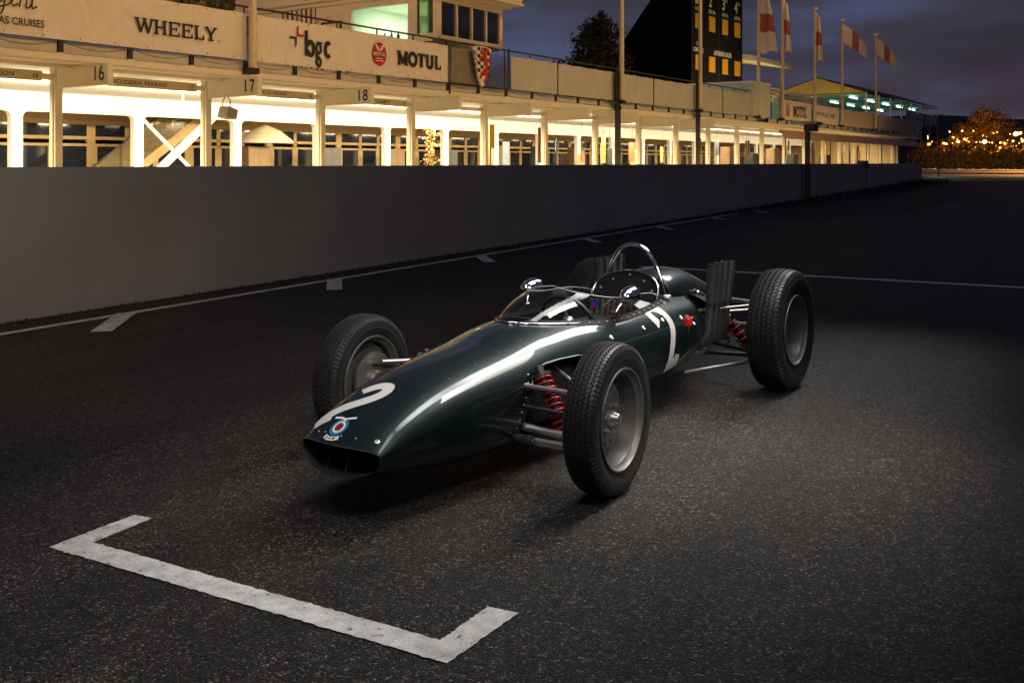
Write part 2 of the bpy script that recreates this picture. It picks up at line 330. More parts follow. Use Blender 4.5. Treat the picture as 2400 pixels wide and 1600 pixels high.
# painted lines (their own thin sheets on the asphalt)
WD = Vector((.4766,.8791,0)); WN = Vector((.8791,-.4766,0)); W0 = Vector((-4.343,8.338,0))     # pit wall line and its normal towards the track
def wl(t, o, z=0): return W0 + WD*t + WN*o + Vector((0,0,z))
m = MB(); m.quad(wl(-14,.41,.004), wl(-14,.51,.004), wl(40,.51,.004), wl(40,.41,.004))
structure(m.build("edge_line", PAINT_OLD), "long white line painted along the foot of the pit wall")
tickd = Vector((.178,-1,0)).normalized()
def line_at_Y(Y):    # point of the edge line at that distance
    base = wl(0,.46); return base + WD*((Y-base.y)/WD.y)
for i, Y in enumerate((8.93,11.54,14.5,17.8,21.1,24.6,28.0)):
    c = line_at_Y(Y); n = Vector((-tickd.y, tickd.x, 0))*.085
    m = MB(); a = c - tickd*0.0; b = c + tickd*1.0
    m.quad(a-n+Vector((0,0,.008)), a+n+Vector((0,0,.008)), b+n+Vector((0,0,.008)), b-n+Vector((0,0,.008)))
    structure(m.build("bay_tick_marking", PAINT_OLD))
def poly_sheet(name, pts, z, mt, jit=.004, step=.03):
    m = MB(); out = []
    for a, b in zip(pts, pts[1:]+pts[:1]):
        n = max(1, int(math.hypot(b[0]-a[0], b[1]-a[1])/step))
        for k in range(n):
            f = k/n; j = jit if 0 < k else 0
            out.append((a[0]+(b[0]-a[0])*f+random.uniform(-j,j), a[1]+(b[1]-a[1])*f+random.uniform(-j,j)))
    bm = bmesh.new(); vs = [bm.verts.new((x,y,z)) for x,y in out]; f = bm.faces.new(vs); bmesh.ops.triangulate(bm, faces=[f])
    me = bpy.data.meshes.new(name); bm.to_mesh(me); bm.free(); me.materials.append(mt)
    if sum(p.normal.z for p in me.polygons) < 0: me.flip_normals()
    o = bpy.data.objects.new(name, me); COL.objects.link(o); return structure(o)
random.seed(2); m = MB()
def ragged(A, D, B_, C, n):      # ragged-edged bar from edge A-D to edge B-C
    rows = []
    for k in range(n+1):
        f = k/n; j = .0035 if 0 < k < n else 0; row = []
        a = (A[0]+(B_[0]-A[0])*f+random.uniform(-j,j), A[1]+(B_[1]-A[1])*f+random.uniform(-j,j)); d = (D[0]+(C[0]-D[0])*f+random.uniform(-j,j), D[1]+(C[1]-D[1])*f+random.uniform(-j,j))
        rows.append([m.vert((a[0]+(d[0]-a[0])*q/3, a[1]+(d[1]-a[1])*q/3, .004)) for q in range(4)])
    for k in range(n):
        for q in range(3): m.face((rows[k][q], rows[k+1][q], rows[k+1][q+1], rows[k][q+1]))
gA, gB, gC, gD = (-1.650,3.499), (-.1785,2.688), (-.2054,2.817), (-1.511,3.545)
ragged(gA, gD, gB, gC, 90); ragged(gB, gC, (.0207,2.988), (-.0763,3.031), 22); ragged(gD, gA, (-1.384,3.783), (-1.468,3.821), 20)
structure(m.build("grid_box_marking", PAINTED))
tag(bpy.data.objects["grid_box_marking"], "white painted starting box bracket on the asphalt ahead of the racing car")
sl = Vector((.8738,-.4863,0)); p0 = Vector((1.7,12.95,0)); sn = Vector((.4863,.8738,0))*.075
m = MB(); q0 = p0; q1 = p0+sl*16; zz = Vector((0,0,.004)); m.quad(q0-sn+zz, q1-sn+zz, q1+sn+zz, q0+sn+zz)
structure(m.build("start_line", asphalt_mat("brightened_road_paint", (.03,.028,.026), (.1,.09,.08), paint=(.78,.77,.74))), "white line painted across the track behind the racing car")  # paint colour raised to stand in for missing light on the line
# dark verge beside the far wall
poly_sheet("grass_verge", [(5.9,27.0),(7.2,24.5),(10,26),(44,78),(33,72.5)], .006, mat("verge_turf", (.012,.014,.007), 1, var=.3, vscale=2), jit=.06, step=.3)
random.seed(11)
m = MB()
for k in range(5200):
    if k < 2400: p = wl(random.uniform(-9,34), .02+random.random()**2*.30); h = random.uniform(.01,.05)
    else:
        t = random.uniform(21,71); p = wl(t, .05+random.random()**1.5*(.5+1.5*min(1,(t-20)/20))); h = random.uniform(.05,.22)*(.5+min(1.3,(t-20)/30))
    a = random.uniform(0,6.28); w = random.uniform(.004,.012)*(1 if k < 2400 else 2.2); lx, ly = random.uniform(-.5,.5)*h, random.uniform(-.5,.5)*h
    m.face([m.vert((p.x-w*math.cos(a),p.y-w*math.sin(a),.004)), m.vert((p.x+w*math.cos(a),p.y+w*math.sin(a),.004)), m.vert((p.x+lx,p.y+ly,h))])
tag(m.build("grass", mat("weed_blades", (.022,.026,.012), .9, var=.3), recalc=False), "dark weeds and grass growing along the foot of the pit wall", kind='stuff')

# pit wall
CONC = mat("concrete", (.36,.335,.29), .85, var=.12, vscale=1.6, bump=.12, bscale=25, vmap=(.5,1,.45))
wall = empty("pit_wall", W0, math.atan2(WD.y, WD.x), "long grey concrete pit wall running along the track in front of the garages", "wall")
m = MB(); 
for a, b in ((-14,39.2),(39.24,45.9),(45.93,71.0)): m.box((a,0,0),(b,.22,1.332))
m.build("wall_face", CONC, wall, bevel=.012)
m = MB(); m.box((45.86,-.02,0),(45.97,.0,1.3)); m.box((45.3,-.05,1.12),(46.3,.3,1.48)); m.build("joint_cover", BLACK(), wall)
# dark steel gantry post standing at the wall
pz = wl(31.4,.18)
g = empty("gantry_post", (pz.x,pz.y,0), math.atan2(WD.y, WD.x), "tall black steel post with a flat pale board on top, standing against the pit wall", "post")
m = MB(); m.box((-.10,-.08,0),(.10,.08,2.74)); m.box((-.16,-.14,0),(.16,.14,.03)); m.build("post", BLACK(), g, bevel=.008)
m = MB(); m.box((-.9,-.5,2.74),(.2,.4,2.84)); m.build("top_board", mat("board_grey", (.35,.36,.33), .6), g, bevel=.006)
m = MB(); m.box((-.75,-.4,2.50),(-.11,-.02,2.735)); m.build("signal_box", BLACK(), g, bevel=.006)
# pale lumps of rubble in the grass
for (xn, yn, sx, lab) in ((1694,492,.22,"pale flat scrap lying at the start of the dark verge"),(1867,466,.30,"pale crumpled lump lying on the verge beside the black gantry post"),(2087,434,.34,"small pale stone lying at the far end of the verge")):
    Y = 3156.5/(yn-381.6); m = MB(); m.sphere((0,0,.4*sx*.5), sx*.5, 10, (1,.7,.45))
    random.seed(xn); m.v = [(x+random.uniform(-.12,.12)*sx, y+random.uniform(-.12,.12)*sx, max(0,z+random.uniform(-.1,.1)*sx)) for x,y,z in m.v]
    o = m.build("rubble_lump", mat("pale_rubble", (.55,.53,.5), .8, var=.2), smooth=50); o.location = ((xn-1200)/2304*Y, Y, .01); tag(o, lab, "rubble")

# ================================================================== pit building
TH = math.atan2(.828,.5606); BO = Vector((-8.71,18.78,0)); BD = Vector((.5606,.828,0)); BI = Vector((-.828,.5606,0))     # along the garages, and inwards
def BW(t, d, z=0): return BO + BD*t + BI*d + Vector((0,0,z))
def Yn(xn, s): return (49370-2782*s)/(2760-xn)
def tn(xn, s): return (Yn(xn,s)-(18.78-.5606*s))/.828        # metres along the building for a sight line
def zn(xn, yn, s): return 1.37+(381.6-yn)*Yn(xn,s)/2304
S1 = 1.70; BAY = 3.5; T0, T1, T2, T3 = -7.0, 32.6, 35.3, 67.8
def bthing(name, t, d, z, label, cat, group=None): return empty(name, BW(t,d,z), TH, label, cat, group)
B = bthing("pit_building", 0, 0, 0, "long two level row of open lit garages with a roof terrace behind the pit wall", "building")
cream, white = CREAM(), WHITE()
m = MB(); m.face([m.vert(p+Vector((0,0,.006))) for p in (wl(-14,-.21), wl(70.9,-.21), BW(70,1), BW(90,12), BW(-12,12))])
structure(m.build("pit_lane", mat("pit_lane_concrete", (.085,.08,.075), .8, var=.12, vscale=.6)))
ZC = 3.19      # ceiling
def bpart(m, name, mats, **k): return m.build(name, mats, B, **k)
m = MB(); m.box((T0,-1.62,ZC),(T3,.0,ZC+.06)); bpart(m, "soffit", cream); m = MB(); m.box((T0,.0,ZC+.001),(T3,11,ZC+.06)); bpart(m, "ceiling", white)
m = MB(); m.box((T0,-1.70,ZC-.03),(T3,-1.62,ZC+.075)); m.box((T0,-1.55,ZC-.05),(T3,-1.35,ZC-.002)); m.box((T0,-.62,ZC-.06),(T3,-.45,ZC-.002)); bpart(m, "soffit_trim", cream)
m = MB(); m.box((T0,-1.5,ZC+.062),(T3,11,ZC+.27)); bpart(m, "terrace_floor", mat("terrace_concrete", (.25,.24,.22), .9))
# grey fascia panels between dark brackets, each its own piece
fas = mat("fascia_sheet", (.50,.47,.40), .6, var=.10, vscale=2)
t = -6.4; ti = []
while t < T3-.3: ti.append(t); t += 1.37
proto = None
for t in ti:
    if T1 < t < T2-1: continue
    if proto is None:
        m = MB(); m.grid(lambda u,v: (.05+u*1.27, -.02*math.sin(math.pi*u)*math.sin(math.pi*v), ZC+.075+v*.22+ (0 if v < .9 else -.035*math.sin(math.pi*u))), 8, 5); m.box((.05,.03,ZC+.07),(1.32,.05,ZC+.29)); proto = bpart(m, "fascia_panel", fas, smooth=40)
        m = MB(); m.box((-.045,-.03,ZC+.08),(.045,.12,ZC+.30)); m.mi = 1; m.box((-.07,-.05,ZC+.075),(.07,.0,ZC+.095)); pb = bpart(m, "fascia_bracket", [STEELDK(), cream]); 
        m = MB(); m.tube([(0.03+.1*k, -.05-.004*k*(13-k)/4, ZC+.29-.0028*k*(13-k)) for k in range(14)], .006, 5); pc = bpart(m, "sagging_cable", BLACK())
    else:
        proto = proto.copy(); COL.objects.link(proto); pb = pb.copy(); COL.objects.link(pb); pc = pc.copy(); COL.objects.link(pc)
    proto.location = (t, -1.64, 0); pb.location = (t, -1.66, 0); pc.location = (t, -1.63, 0)
    if t > 26 and pc.users: bpy.data.objects.remove(pc); pc = [x for x in B.children if x.name.startswith("sagging_cable")][-1]

# posts, beams, number fins
NB = 20
m = MB(); m.box((-.075,-.10,0),(.075,.10,ZC-.002)); post0 = bpart(m, "post", cream, bevel=.008)
m = MB(); m.box((-.095,-.035,.3),(-.077,.035,ZC-.3)); pipe0 = m.build("conduit", cream, post0)
m = MB(); m.tube([(.08,0,3.0),(BAY-.08,0,3.0)], .06, 12); beam0 = bpart(m, "tie_beam", cream, smooth=60)
# inner white arcade bay: posts with a rounded-corner opening between
DA = 6.4
def arcade_poly():
    w, h, r, pw = BAY, 2.68, .16, .15
    out = [(0,0),(0,ZC-.003),(w,ZC-.003),(w,0),(w-pw,0),(w-pw,h-r)] + [(w-pw-r+r*math.cos(rad(a)), h-r+r*math.sin(rad(a))) for a in (20,45,70,90)] + [(pw+r-r*math.cos(rad(a)), h-r+r*math.sin(rad(a))) for a in (90,70,45,20)] + [(pw,h-r),(pw,0)]
    return out
def concave_prism(poly, y0, y1, name, mt):
    bm = bmesh.new(); vs = [bm.verts.new((x,y0,z)) for x,z in poly]; f = bm.faces.new(vs)
    r = bmesh.ops.extrude_face_region(bm, geom=[f]); bmesh.ops.translate(bm, vec=(0,y1-y0,0), verts=[g for g in r['geom'] if isinstance(g, bmesh.types.BMVert)])
    bmesh.ops.triangulate(bm, faces=[g for g in bm.faces if len(g.verts) > 4]); bmesh.ops.recalc_face_normals(bm, faces=bm.faces)
    me = bpy.data.meshes.new(name); bm.to_mesh(me); bm.free(); me.materials.append(mt)
    o = bpy.data.objects.new(name, me); COL.objects.link(o); o.parent = B; return o
arc0 = concave_prism(arcade_poly(), 0, .18, "white_arcade", white)
# glazed doors of the back rooms
DG = 9.2
tan = mat("shaded_door_tan", (.44,.31,.145), .55, var=.08)  # cream woodwork given a deeper tan: warm shade put into the colour
def glazing():
    m = MB(); fr = [((0,0),(.14,2.65)),((BAY-.14,0),(BAY,2.65)),((.14,2.5),(BAY-.14,2.65)),((.14,2.06),(BAY-.14,2.16)),((.14,1.86),(BAY-.14,1.94)),((1.15,0),(1.29,2.5)),((2.2,0),(2.34,2.5)),((.14,0),(.2,1.86)),((1.09,0),(1.15,1.86)),((1.29,0),(1.35,1.86)),((2.14,0),(2.2,1.86)),((2.34,.8),(BAY-.14,.92))]
    for (x0,z0),(x1,z1) in fr: m.box((x0,0,z0),(x1,.08,z1))
    o = m.build("door_frame", tan, B, bevel=.006)
    m2 = MB(); m2.box((0,0,2.65),(BAY,.1,ZC-.003)); m2.build("lintel", tan, o)
    for x0,x1,z0,z1 in ((.2,1.09,.12,1.86),(1.35,2.14,.12,1.86),(2.34,BAY-.14,.92,1.86),(2.34,BAY-.14,.1,.8),(.14,1.15,2.16,2.5),(1.29,2.2,2.16,2.5),(2.34,BAY-.14,2.16,2.5)):
        m2 = MB(); m2.box((x0,.03,z0),(x1,.05,z1)); m2.build("pane", GLASSDK(), o)
    m2 = MB(); m2.tube([(2.08,-.04,.95),(2.08,-.04,1.12)], .012, 6); m2.build("handle", mat("chrome_dull", (.6,.6,.6), .25, metal=1), o)
    return o
gl0 = glazing(); 
LIT = []
for k in range(-2, NB):
    t = k*BAY
    if k == -2: p, pi, bm_, ar, gl = post0, pipe0, beam0, arc0, gl0
    else:
        p = copy_tree(post0, B); bm_ = copy_tree(beam0, B); ar = copy_tree(arc0, B); gl = copy_tree(gl0, B)
    p.location = (t,0,0); bm_.location = (t,0,0); ar.location = (t-.69,DA,0); gl.location = (t-.35,DG,0)
m = MB(); m.box((T0,11,0),(T3,11.2,ZC)); m.box((T3,-.1,0),(T3+.2,11.2,ZC)); m.box((T0-.2,-.1,0),(T0,11.2,ZC)); bpart(m, "back_wall", tan)
# white cross brace in the bay of the stair
tb = tn(338, -DA); te = tn(482, -DA)
m = MB(); m.tube([(tb-.2,DA+.09,.55),(te+.35,DA+.09,2.75)], .13, 4); m.tube([(tb,DA+.09,2.62),(te+.05,DA+.09,.75)], .055, 4); bpart(m, "cross_brace", white)
# stair with glass balustrade behind the arcade
st = bthing("staircase", tn(170,-8), 7.6, 0, "pale stair with a glass balustrade rising to the right behind the white garage posts", "staircase")
m = MB()
m.prism([(0,.0),(.3,.0),(5.0,3.15),(5.0,3.4),(4.6,3.4)], 1, 0, .06); m.build("stringer", tan, st)
tr0 = None
for k in range(15):
    if tr0 is None: m = MB(); m.box((0,.06,0),(.31,1.1,.05)); tr0 = m.build("tread", mat("tread_stone", (.5,.46,.4), .7), st); tr = tr0
    else: tr = tr0.copy(); COL.objects.link(tr)
    tr.location = (.25+.31*k, 0, .16+.21*k)
bal = mat("balustrade_glass", (.17,.135,.075), .12, spec=.6, alpha=.6, var=.1)
for k in range(4):
    m = MB(); x0 = .1+1.15*k; x1 = x0+1.1; f = lambda x: .695*x
    m.prism([(x0,f(x0)+.08),(x1,f(x1)+.08),(x1,f(x1)+.98),(x0,f(x0)+.98)], 1, -.03, -.015); m.build("glass_panel", bal, st)
m = MB(); m.tube([(0,-.02,1.02),(4.9,-.02,1.02+.695*4.9)], .03, 8); m.build("handrail", STEELDK(), st, smooth=60)

# number fins that stick out towards the track
def fin(k, num):
    f = bthing("number_fin", k*BAY, 0, 2.81, ({16:"leftmost of the numbered cream box signs, reading 16",17:"cream box sign directly above the small floodlight, reading 17",18:"cream box sign below the banner with the red oval, reading 18"}.get(num, "plain cream box sign")), "sign", "box signs on the garage posts")
    m = MB(); m.box((-.06,-1.74,0),(.06,-.11,.37)); m.box((-.09,-1.76,-.02),(.09,-.05,0)); m.build("fin_box", cream, f, bevel=.01)
    m = MB()
    for q in range(8): m.lathe((-.062,-.2-.21*q,.345 if q%2 else .352), (-1,0,0), [(0,.009),(.006,.007),(.008,0)], 8)
    m.build("bolt_heads", STEELDK(), f, kind='stuff')
    if num:
        m = MB(); pl = lambda u,v: (-.064, u, v)
        s = str(num)
        strip(m, [(-1.36,.06),(-1.36,.32)], .045, pl)
        x = -1.56; w, h = .15, .26
        F = lambda u,v: pl(x-(u-.5)*w, .06+v*h)
        def seg(pts, wd=.045): strip(m, [(x-(a-.5)*w, .06+b*h) for a,b in pts], wd, pl)
        if s[1] == '6': seg(arcp(.5,.30,.42,.24,0,360,24)); seg([(.08,.30),(.10,.5),(.22,.72),(.45,.92),(.62,.96)])
        if s[1] == '7': seg([(.05,.92),(.95,.92)]); seg([(.9,.9),(.55,.45),(.42,0)])
        if s[1] == '8': seg(arcp(.5,.26,.42,.21,0,360,24)); seg(arcp(.5,.73,.36,.19,0,360,24))
        m.build("number", INK(), f)
    return f
for k, n_ in ((0,16),(1,17),(2,18)): fin(k, n_)
labs = ["cream box sign with no number at the post beyond the 18 sign","unnumbered cream box sign two posts beyond the 18 sign","unnumbered cream box sign three posts beyond the 18 sign","unnumbered cream box sign four posts beyond the 18 sign","unnumbered cream box sign five posts beyond the 18 sign","unnumbered cream box sign six posts beyond the 18 sign"]
for k in range(3, 9): f = fin(k, None); f['label'] = labs[k-3]

# team name boards hung on the tie beams
def board(k, word, num, label, wx0, wx1):
    b = bthing("team_board", k*BAY+.98, -.12, 2.90, label, "sign", "team name boards over the garages")
    m = MB(); m.box((0,-.025,0),(2.16,0,.19)); m.build("board", mat("board_beige", (.56,.47,.31), .6, var=.06), b, bevel=.004)
    m = MB(); put_text(m, word, lambda u,v: (wx0+u*(wx1-wx0), -.028, .055+v*.085), bold=.012, shear=.12)
    m.build("lettering", INK(), b); m = MB(); put_text(m, str(num), lambda u,v: (1.98+u*.10, -.028, .055+v*.085), bold=.012, shear=.12)
    m.build("number", INK(), b)
board(-1, "TION", 16, "team name board ending in TION beside number 16 above the leftmost garage", 1.30, 1.62)
board(0, "SCUDERIA FERRARI", 17, "team name board reading SCUDERIA FERRARI with number 17", .12, 1.40)
board(1, "EQUIPE GORDINI", 18, "team name board reading EQUIPE GORDINI with number 18", .10, 1.25)
board(2, "D BY WILLMENT", 19, "team name board ending BY WILLMENT with number 19", .62, 1.50)

# floodlight under fin 17 and small camera
fl = bthing("floodlight", 3.55, -.62, 2.36, "small unlit floodlight bracketed under the sign with number 17", "floodlight")
m = MB(); m.prism([(-.13,0),(.15,-.05),(.2,.16),(-.06,.24)], 1, -.16, .16); m.build("housing", mat("lamp_housing", (.30,.26,.2), .5), fl, bevel=.015)
m = MB(); m.tube([(0,-.12,.2),(0,-.12,.36),(0,-.05,.43)], .012, 6); m.tube([(0,.12,.2),(0,.12,.36),(0,.05,.43)], .012, 6); m.build("bracket", STEELDK(), fl)
cc = bthing("security_camera", tn(432,-4), 4, zn(432,246,-4)-.05, "small round security camera mounted under the garage ceiling near the cross brace", "camera")
m = MB(); m.lathe((0,0,0), (-.5,-.8,-.2), [(-.16,0),(-.16,.09),(.16,.10),(.17,.08),(.10,.07),(.1,0)], 16); m.build("camera_body", cream, cc, smooth=40)
m = MB(); m.tube([(0,.05,.05),(0,.1,.7)], .03, 6); m.build("stalk", cream, cc)

# garage lamps: battens under each ceiling, each with its light
bat0 = None
for k in range(-2, NB-1):
    t = k*BAY+1.75
    if k == -2:
        b = bthing("ceiling_batten", t, 2.3, ZC-.08, "strip lamp under the white ceiling of a lit garage", "lamp", "strip lamps under the garage ceilings")
        m = MB(); m.box((-.62,-.06,.02),(.62,.06,.08)); m.build("lamp_body", white, b)
        m = MB(); m.tube([(-.6,0,0),(.6,0,0)], .02, 8); m.build("lamp_tube", mat("tube_glow", (1,1,1), .5, emit=(1,.82,.55), estr=6), b); bat0 = b
    else: b = copy_tree(bat0); b.location = BW(t,2.3,ZC-.08)
    pw = 800 if k < 6 else (520 if k < 10 else (330 if k < 14 else 230))
    area("garage_light", BW(t,2.2,ZC-.14), BW(t,2.75,0), 2.6, .5, pw, (1,.78,.45), spin=BD)
    area("garage_ceiling_fill", BW(t,2.6,2.75), BW(t,2.75,4), 2.4, .3, pw*.30, (1,.80,.50), spin=BD)  # added fill with no fixture, thrown up to whiten the ceiling
# unseen floodlights, no masts built, high over the pit lane, above the picture, that wash the terrace front from outside
for t, ln, hz in ((6,18,8.5),(26,20,10.0),(50,26,12.5)):
    p = wl(t,-.6,hz); area("terrace_wash_light", p, p-WN*8+Vector((0,0,4.0-hz)), ln, .3, 9.5*ln, (1,.58,.24), spin=WD, spread=100)
    p = wl(t,-.55,.45); area("terrace_low_fill", p, p-WN*4+Vector((0,0,2.9)), ln, .25, 17*ln, (1,.60,.22), spin=WD)  # added low fill, no lamps there, lifting box signs and boards

# ------------------------------------------------------------------ banners on the terrace front
def banner(name, x0n, x1n, label, cat="banner", cloth=None, z0=3.50, z1=4.48, seed=1, group=None, amp=.030, s=S1+.03):
    ta, tb = tn(x0n, s), tn(x1n, s)
    b = bthing(name, ta, -s, z0, label, cat, group); w, h = tb-ta, z1-z0
    rnd = random.Random(seed); folds = [(rnd.uniform(0,w), rnd.uniform(-1.2,1.2), rnd.uniform(.02,.06), rnd.uniform(.4,1)) for _ in range(int(w*1.6)+3)]
    def off(x, z):
        r = 0
        for c, sl_, wd, a in folds: r += a*math.exp(-((x-c-sl_*(z-h/2))/wd)**2)
        return amp*r
    m = MB(); n = max(8, int(w*30)); sag = lambda x, z: -.018*math.sin(math.pi*((x/1.0)%1))*(1 if z > .97*h else 0) 
    m.grid(lambda u,v: (u*w, off(u*w, v*h), v*h+sag(u*w, v*h)), n, 14)
    m.build("cloth", cloth or CLOTH(), b, smooth=180)
    m = MB()
    for k in range(int(w/.68)+1):
        for zz_ in (.05, h-.05): m.lathe((.1+k*.68, -.016, zz_), (0,-1,0), [(0,.014),(.006,.012),(.006,0)], 8)
    m.build("eyelets", STEELDK(), b, kind='stuff')
    px = lambda xn, yn: (tn(xn,s)-ta, zn(xn,yn,s)-z0)
    return b, w, h, px
B1, w, h, px = banner("sponsor_banner", -330, 577.5, "pale cloth banner reading WHEELY and CRUISES at the left of the terrace", seed=3)
m = MB(); (xa, za), (xb, zb) = px(316.5,51), px(511,78)
za = px(318,71)[1]; hh = .275
put_slab(m, "WHEELY", lambda u,v,k: (xa+(xb-xa-.06)*u, -.022-.0003*k, za-.035+v*hh), [1.25,1,.95,.95,.85,.95], gap=.05, bold=1.25)
strip(m, [(xb+.01+.022*math.cos(a*.4), za-.02+.022*math.sin(a*.4)) for a in range(17)], .008, lambda x,y: (x,-.024,y)); m.build("lettering", INK(), B1)
m = MB(); (xa, za), (xb, zb) = px(-22,52.5), px(102,63)
put_text(m, "EAS CRUISES", lambda u,v: (xa+.05+u*(xb-xa-.05), -.024, za+v*.13), bold=.01)
m.build("lettering", INK(), B1)
# script word: g e n t drawn with a broad pen
m = MB(); X0, Z0 = px(-12,12); 
sc_ = .34
def pen(pts, wd): strip(m, [(X0+x*sc_, Z0+y*sc_+.0) for x,y in smooth_path(pts,8)], [w_*sc_ for w_ in wd] if hasattr(wd,'__len__') else wd*sc_, lambda x,y: (x,-.024,y))
pen([(.45,.95),(.2,.9),(.02,.55),(.1,.2),(.35,.3),(.55,.75),(.42,.15),(.30,-.3),(-.1,-.55),(-.3,-.35),(.0,-.1),(.5,.05),(.72,.2)], .075)
pen([(.72,.2),(1.0,.55),(.98,.85),(.8,.8),(.72,.4),(.85,.08),(1.1,.2)], .075)
pen([(1.15,.85),(1.28,.75),(1.16,.05)], .08); pen([(1.2,.35),(1.45,.8),(1.6,.75),(1.5,.15),(1.62,.06),(1.75,.22)], .075)
pen([(2.0,1.5),(1.8,.3),(1.86,.07),(2.08,.2)], .085); pen([(1.7,.92),(2.15,.96)], .05)
m.build("lettering", INK(), B1)

B2, w, h, px = banner("sponsor_banner", 603, 1049, "pale cloth banner with a red and black arrow mark, bgc and MOTUL", seed=8)
def emblem_oval(par, cx, cz, rx, rz, y0=-.024):
    m = MB(); c = [m.vert((cx+rx*math.cos(a*math.pi/18), y0, cz+rz*math.sin(a*math.pi/18))) for a in range(36)]; m.face(c); m.build("oval_badge", mat("badge_red", (.42,.012,.015), .5, var=.04), par)
    m = MB(); m.quad((cx-rx*.985,y0-.003,cz-rz*.16),(cx+rx*.985,y0-.003,cz-rz*.16),(cx+rx*.985,y0-.003,cz+rz*.17),(cx-rx*.985,y0-.003,cz+rz*.17)); m.build("badge_band", INK(), par)
    m = MB(); put_slab(m, "MOTUL", lambda u,v,k: (cx-rx*.9+u*rx*1.8, y0-.006-.0003*k, cz-rz*.14+v*rz*.29), [1.15,.95,.85,.95,.8], gap=.12, bold=1.5)
    for s_ in (-1,1): strip(m, [(cx+s_*rx*.08, cz+rz*.28),(cx+s_*rx*.28,cz+rz*.5),(cx+s_*rx*.6,cz+rz*.86)], [rx*.12,rx*.3,rx*.1], lambda x,y: (x,y0-.006,y))
    for q in (-.36,-.56): m.quad((cx-rx*(.45 if q>-.4 else .58),y0-.006,cz+rz*(q-.05)),(cx+rx*(.45 if q>-.4 else .58),y0-.006,cz+rz*(q-.05)),(cx+rx*(.45 if q>-.4 else .58),y0-.006,cz+rz*(q+.02)),(cx-rx*(.45 if q>-.4 else .58),y0-.006,cz+rz*(q+.02)))
    m.build("badge_print", mat("badge_white", (.75,.70,.62), .6, var=.03), par)
# arrow mark
m = MB(); q = lambda xn,yn: (px(xn,yn)[0], -.022, px(xn,yn)[1])
m.face([m.vert(q(*p)) for p in ((694,64),(698.5,60),(698,80.5),(711.5,83),(709,88.5),(693.8,86))]); m.build("arrow_mark", mat("print_red", (.40,.012,.02), .6, var=.03), B2)
m = MB(); m.face([m.vert(q(*p)) for p in ((674.5,90.5),(679.5,85),(694,87),(693.5,107),(689.8,113),(690,92.5))]); m.build("arrow_mark", INK(), B2)
m = MB(); (xa, za), (xb, zb) = px(713,120), px(775.5,121)
zb0 = px(716,131)[1]
def bseg(pts, wd=.075): strip(m, pts, wd, lambda x,y: (x,-.022-.0004*len(m.f)*.02,y))
u_ = (xb-xa)/3.0; 
rx_ = u_*.40; ry_ = .15
bseg([(xa+.045,zb0),(xa+.045,zb0+.56)], .10)
bseg(arcp(xa+.09+rx_*.75, zb0+.17, rx_*.85, ry_, 160, -165, 20), .10)
gx = xa+u_*1.52; bseg(arcp(gx, zb0+.20, rx_*.62, ry_*.78, 0, 360, 22), .075); bseg([(gx+rx_*.5,zb0+.31),(gx+rx_*1.05,zb0+.335)], .05)
bseg(smooth_path([(gx-rx_*.45,zb0+.10),(gx-rx_*.55,zb0+.02),(gx+.02,zb0-.02),(gx+rx_*.62,zb0-.10),(gx+.02,zb0-.205),(gx-rx_*.62,zb0-.13),(gx-rx_*.3,zb0-.03)],6), .068)
cx_ = xa+u_*2.58; bseg(arcp(cx_, zb0+.19, rx_*.72, ry_*1.02, 48, 312, 20), .10); m.build("lettering", INK(), B2)
ex, ez = px(887.5,127.5); emblem_oval(B2, ex, ez, px(904,127)[0]-ex, .285)
m = MB(); (xa, za), (xb, zb) = px(930,152), px(1032,160)
put_slab(m, "MOTUL", lambda u,v,k: (xa+u*(xb-xa), -.022-.0003*k, za+.005+v*.345), [1.15,.95,.85,.95,.8], gap=.1, bold=1.75); m.build("lettering", INK(), B2)
# grey windbreak sheets further along
scr = mat("windbreak_sheet", (.46,.44,.37), .7, var=.10, vscale=1.2, bump=.1, bscale=3)
for x0n, x1n, lb in ((1198,1443,"plain grey windbreak sheet nearest the shield on the terrace front"),(1456,1629,"plain grey windbreak sheet between the two tall flagpoles below the scoreboard"),(1642,1762,"plain grey windbreak sheet at the far end below the scoreboard")):
    b, w, h, px = banner("windbreak_sheet", x0n, x1n, lb, "windbreak", scr, seed=x0n, group="plain sheets along the terrace front", amp=.006)
    m = MB(); m.box((w*.4,-.02,0),(w*.4+.03,0,h-.02)); m.build("seam_batten", STEELDK(), b)

# railing along the terrace
r = bthing("terrace_railing", 0, -1.60, 3.46, "thin dark handrail on posts along the edge of the garage terrace", "railing")
m = MB(); m.tube([(T0,0,1.17),(T1,0,1.17)], .024, 8); m.build("top_rail", STEELDK(), r, smooth=60)
rp0 = None
for k, t in enumerate(ti):
    if t > T1: break
    if rp0 is None: m = MB(); m.tube([(0,0,0),(0,0,1.17)], .02, 6); rp0 = m.build("rail_post", STEELDK(), r); rp = rp0
    else: rp = rp0.copy(); COL.objects.link(rp)
    rp.location = (t,0,0)
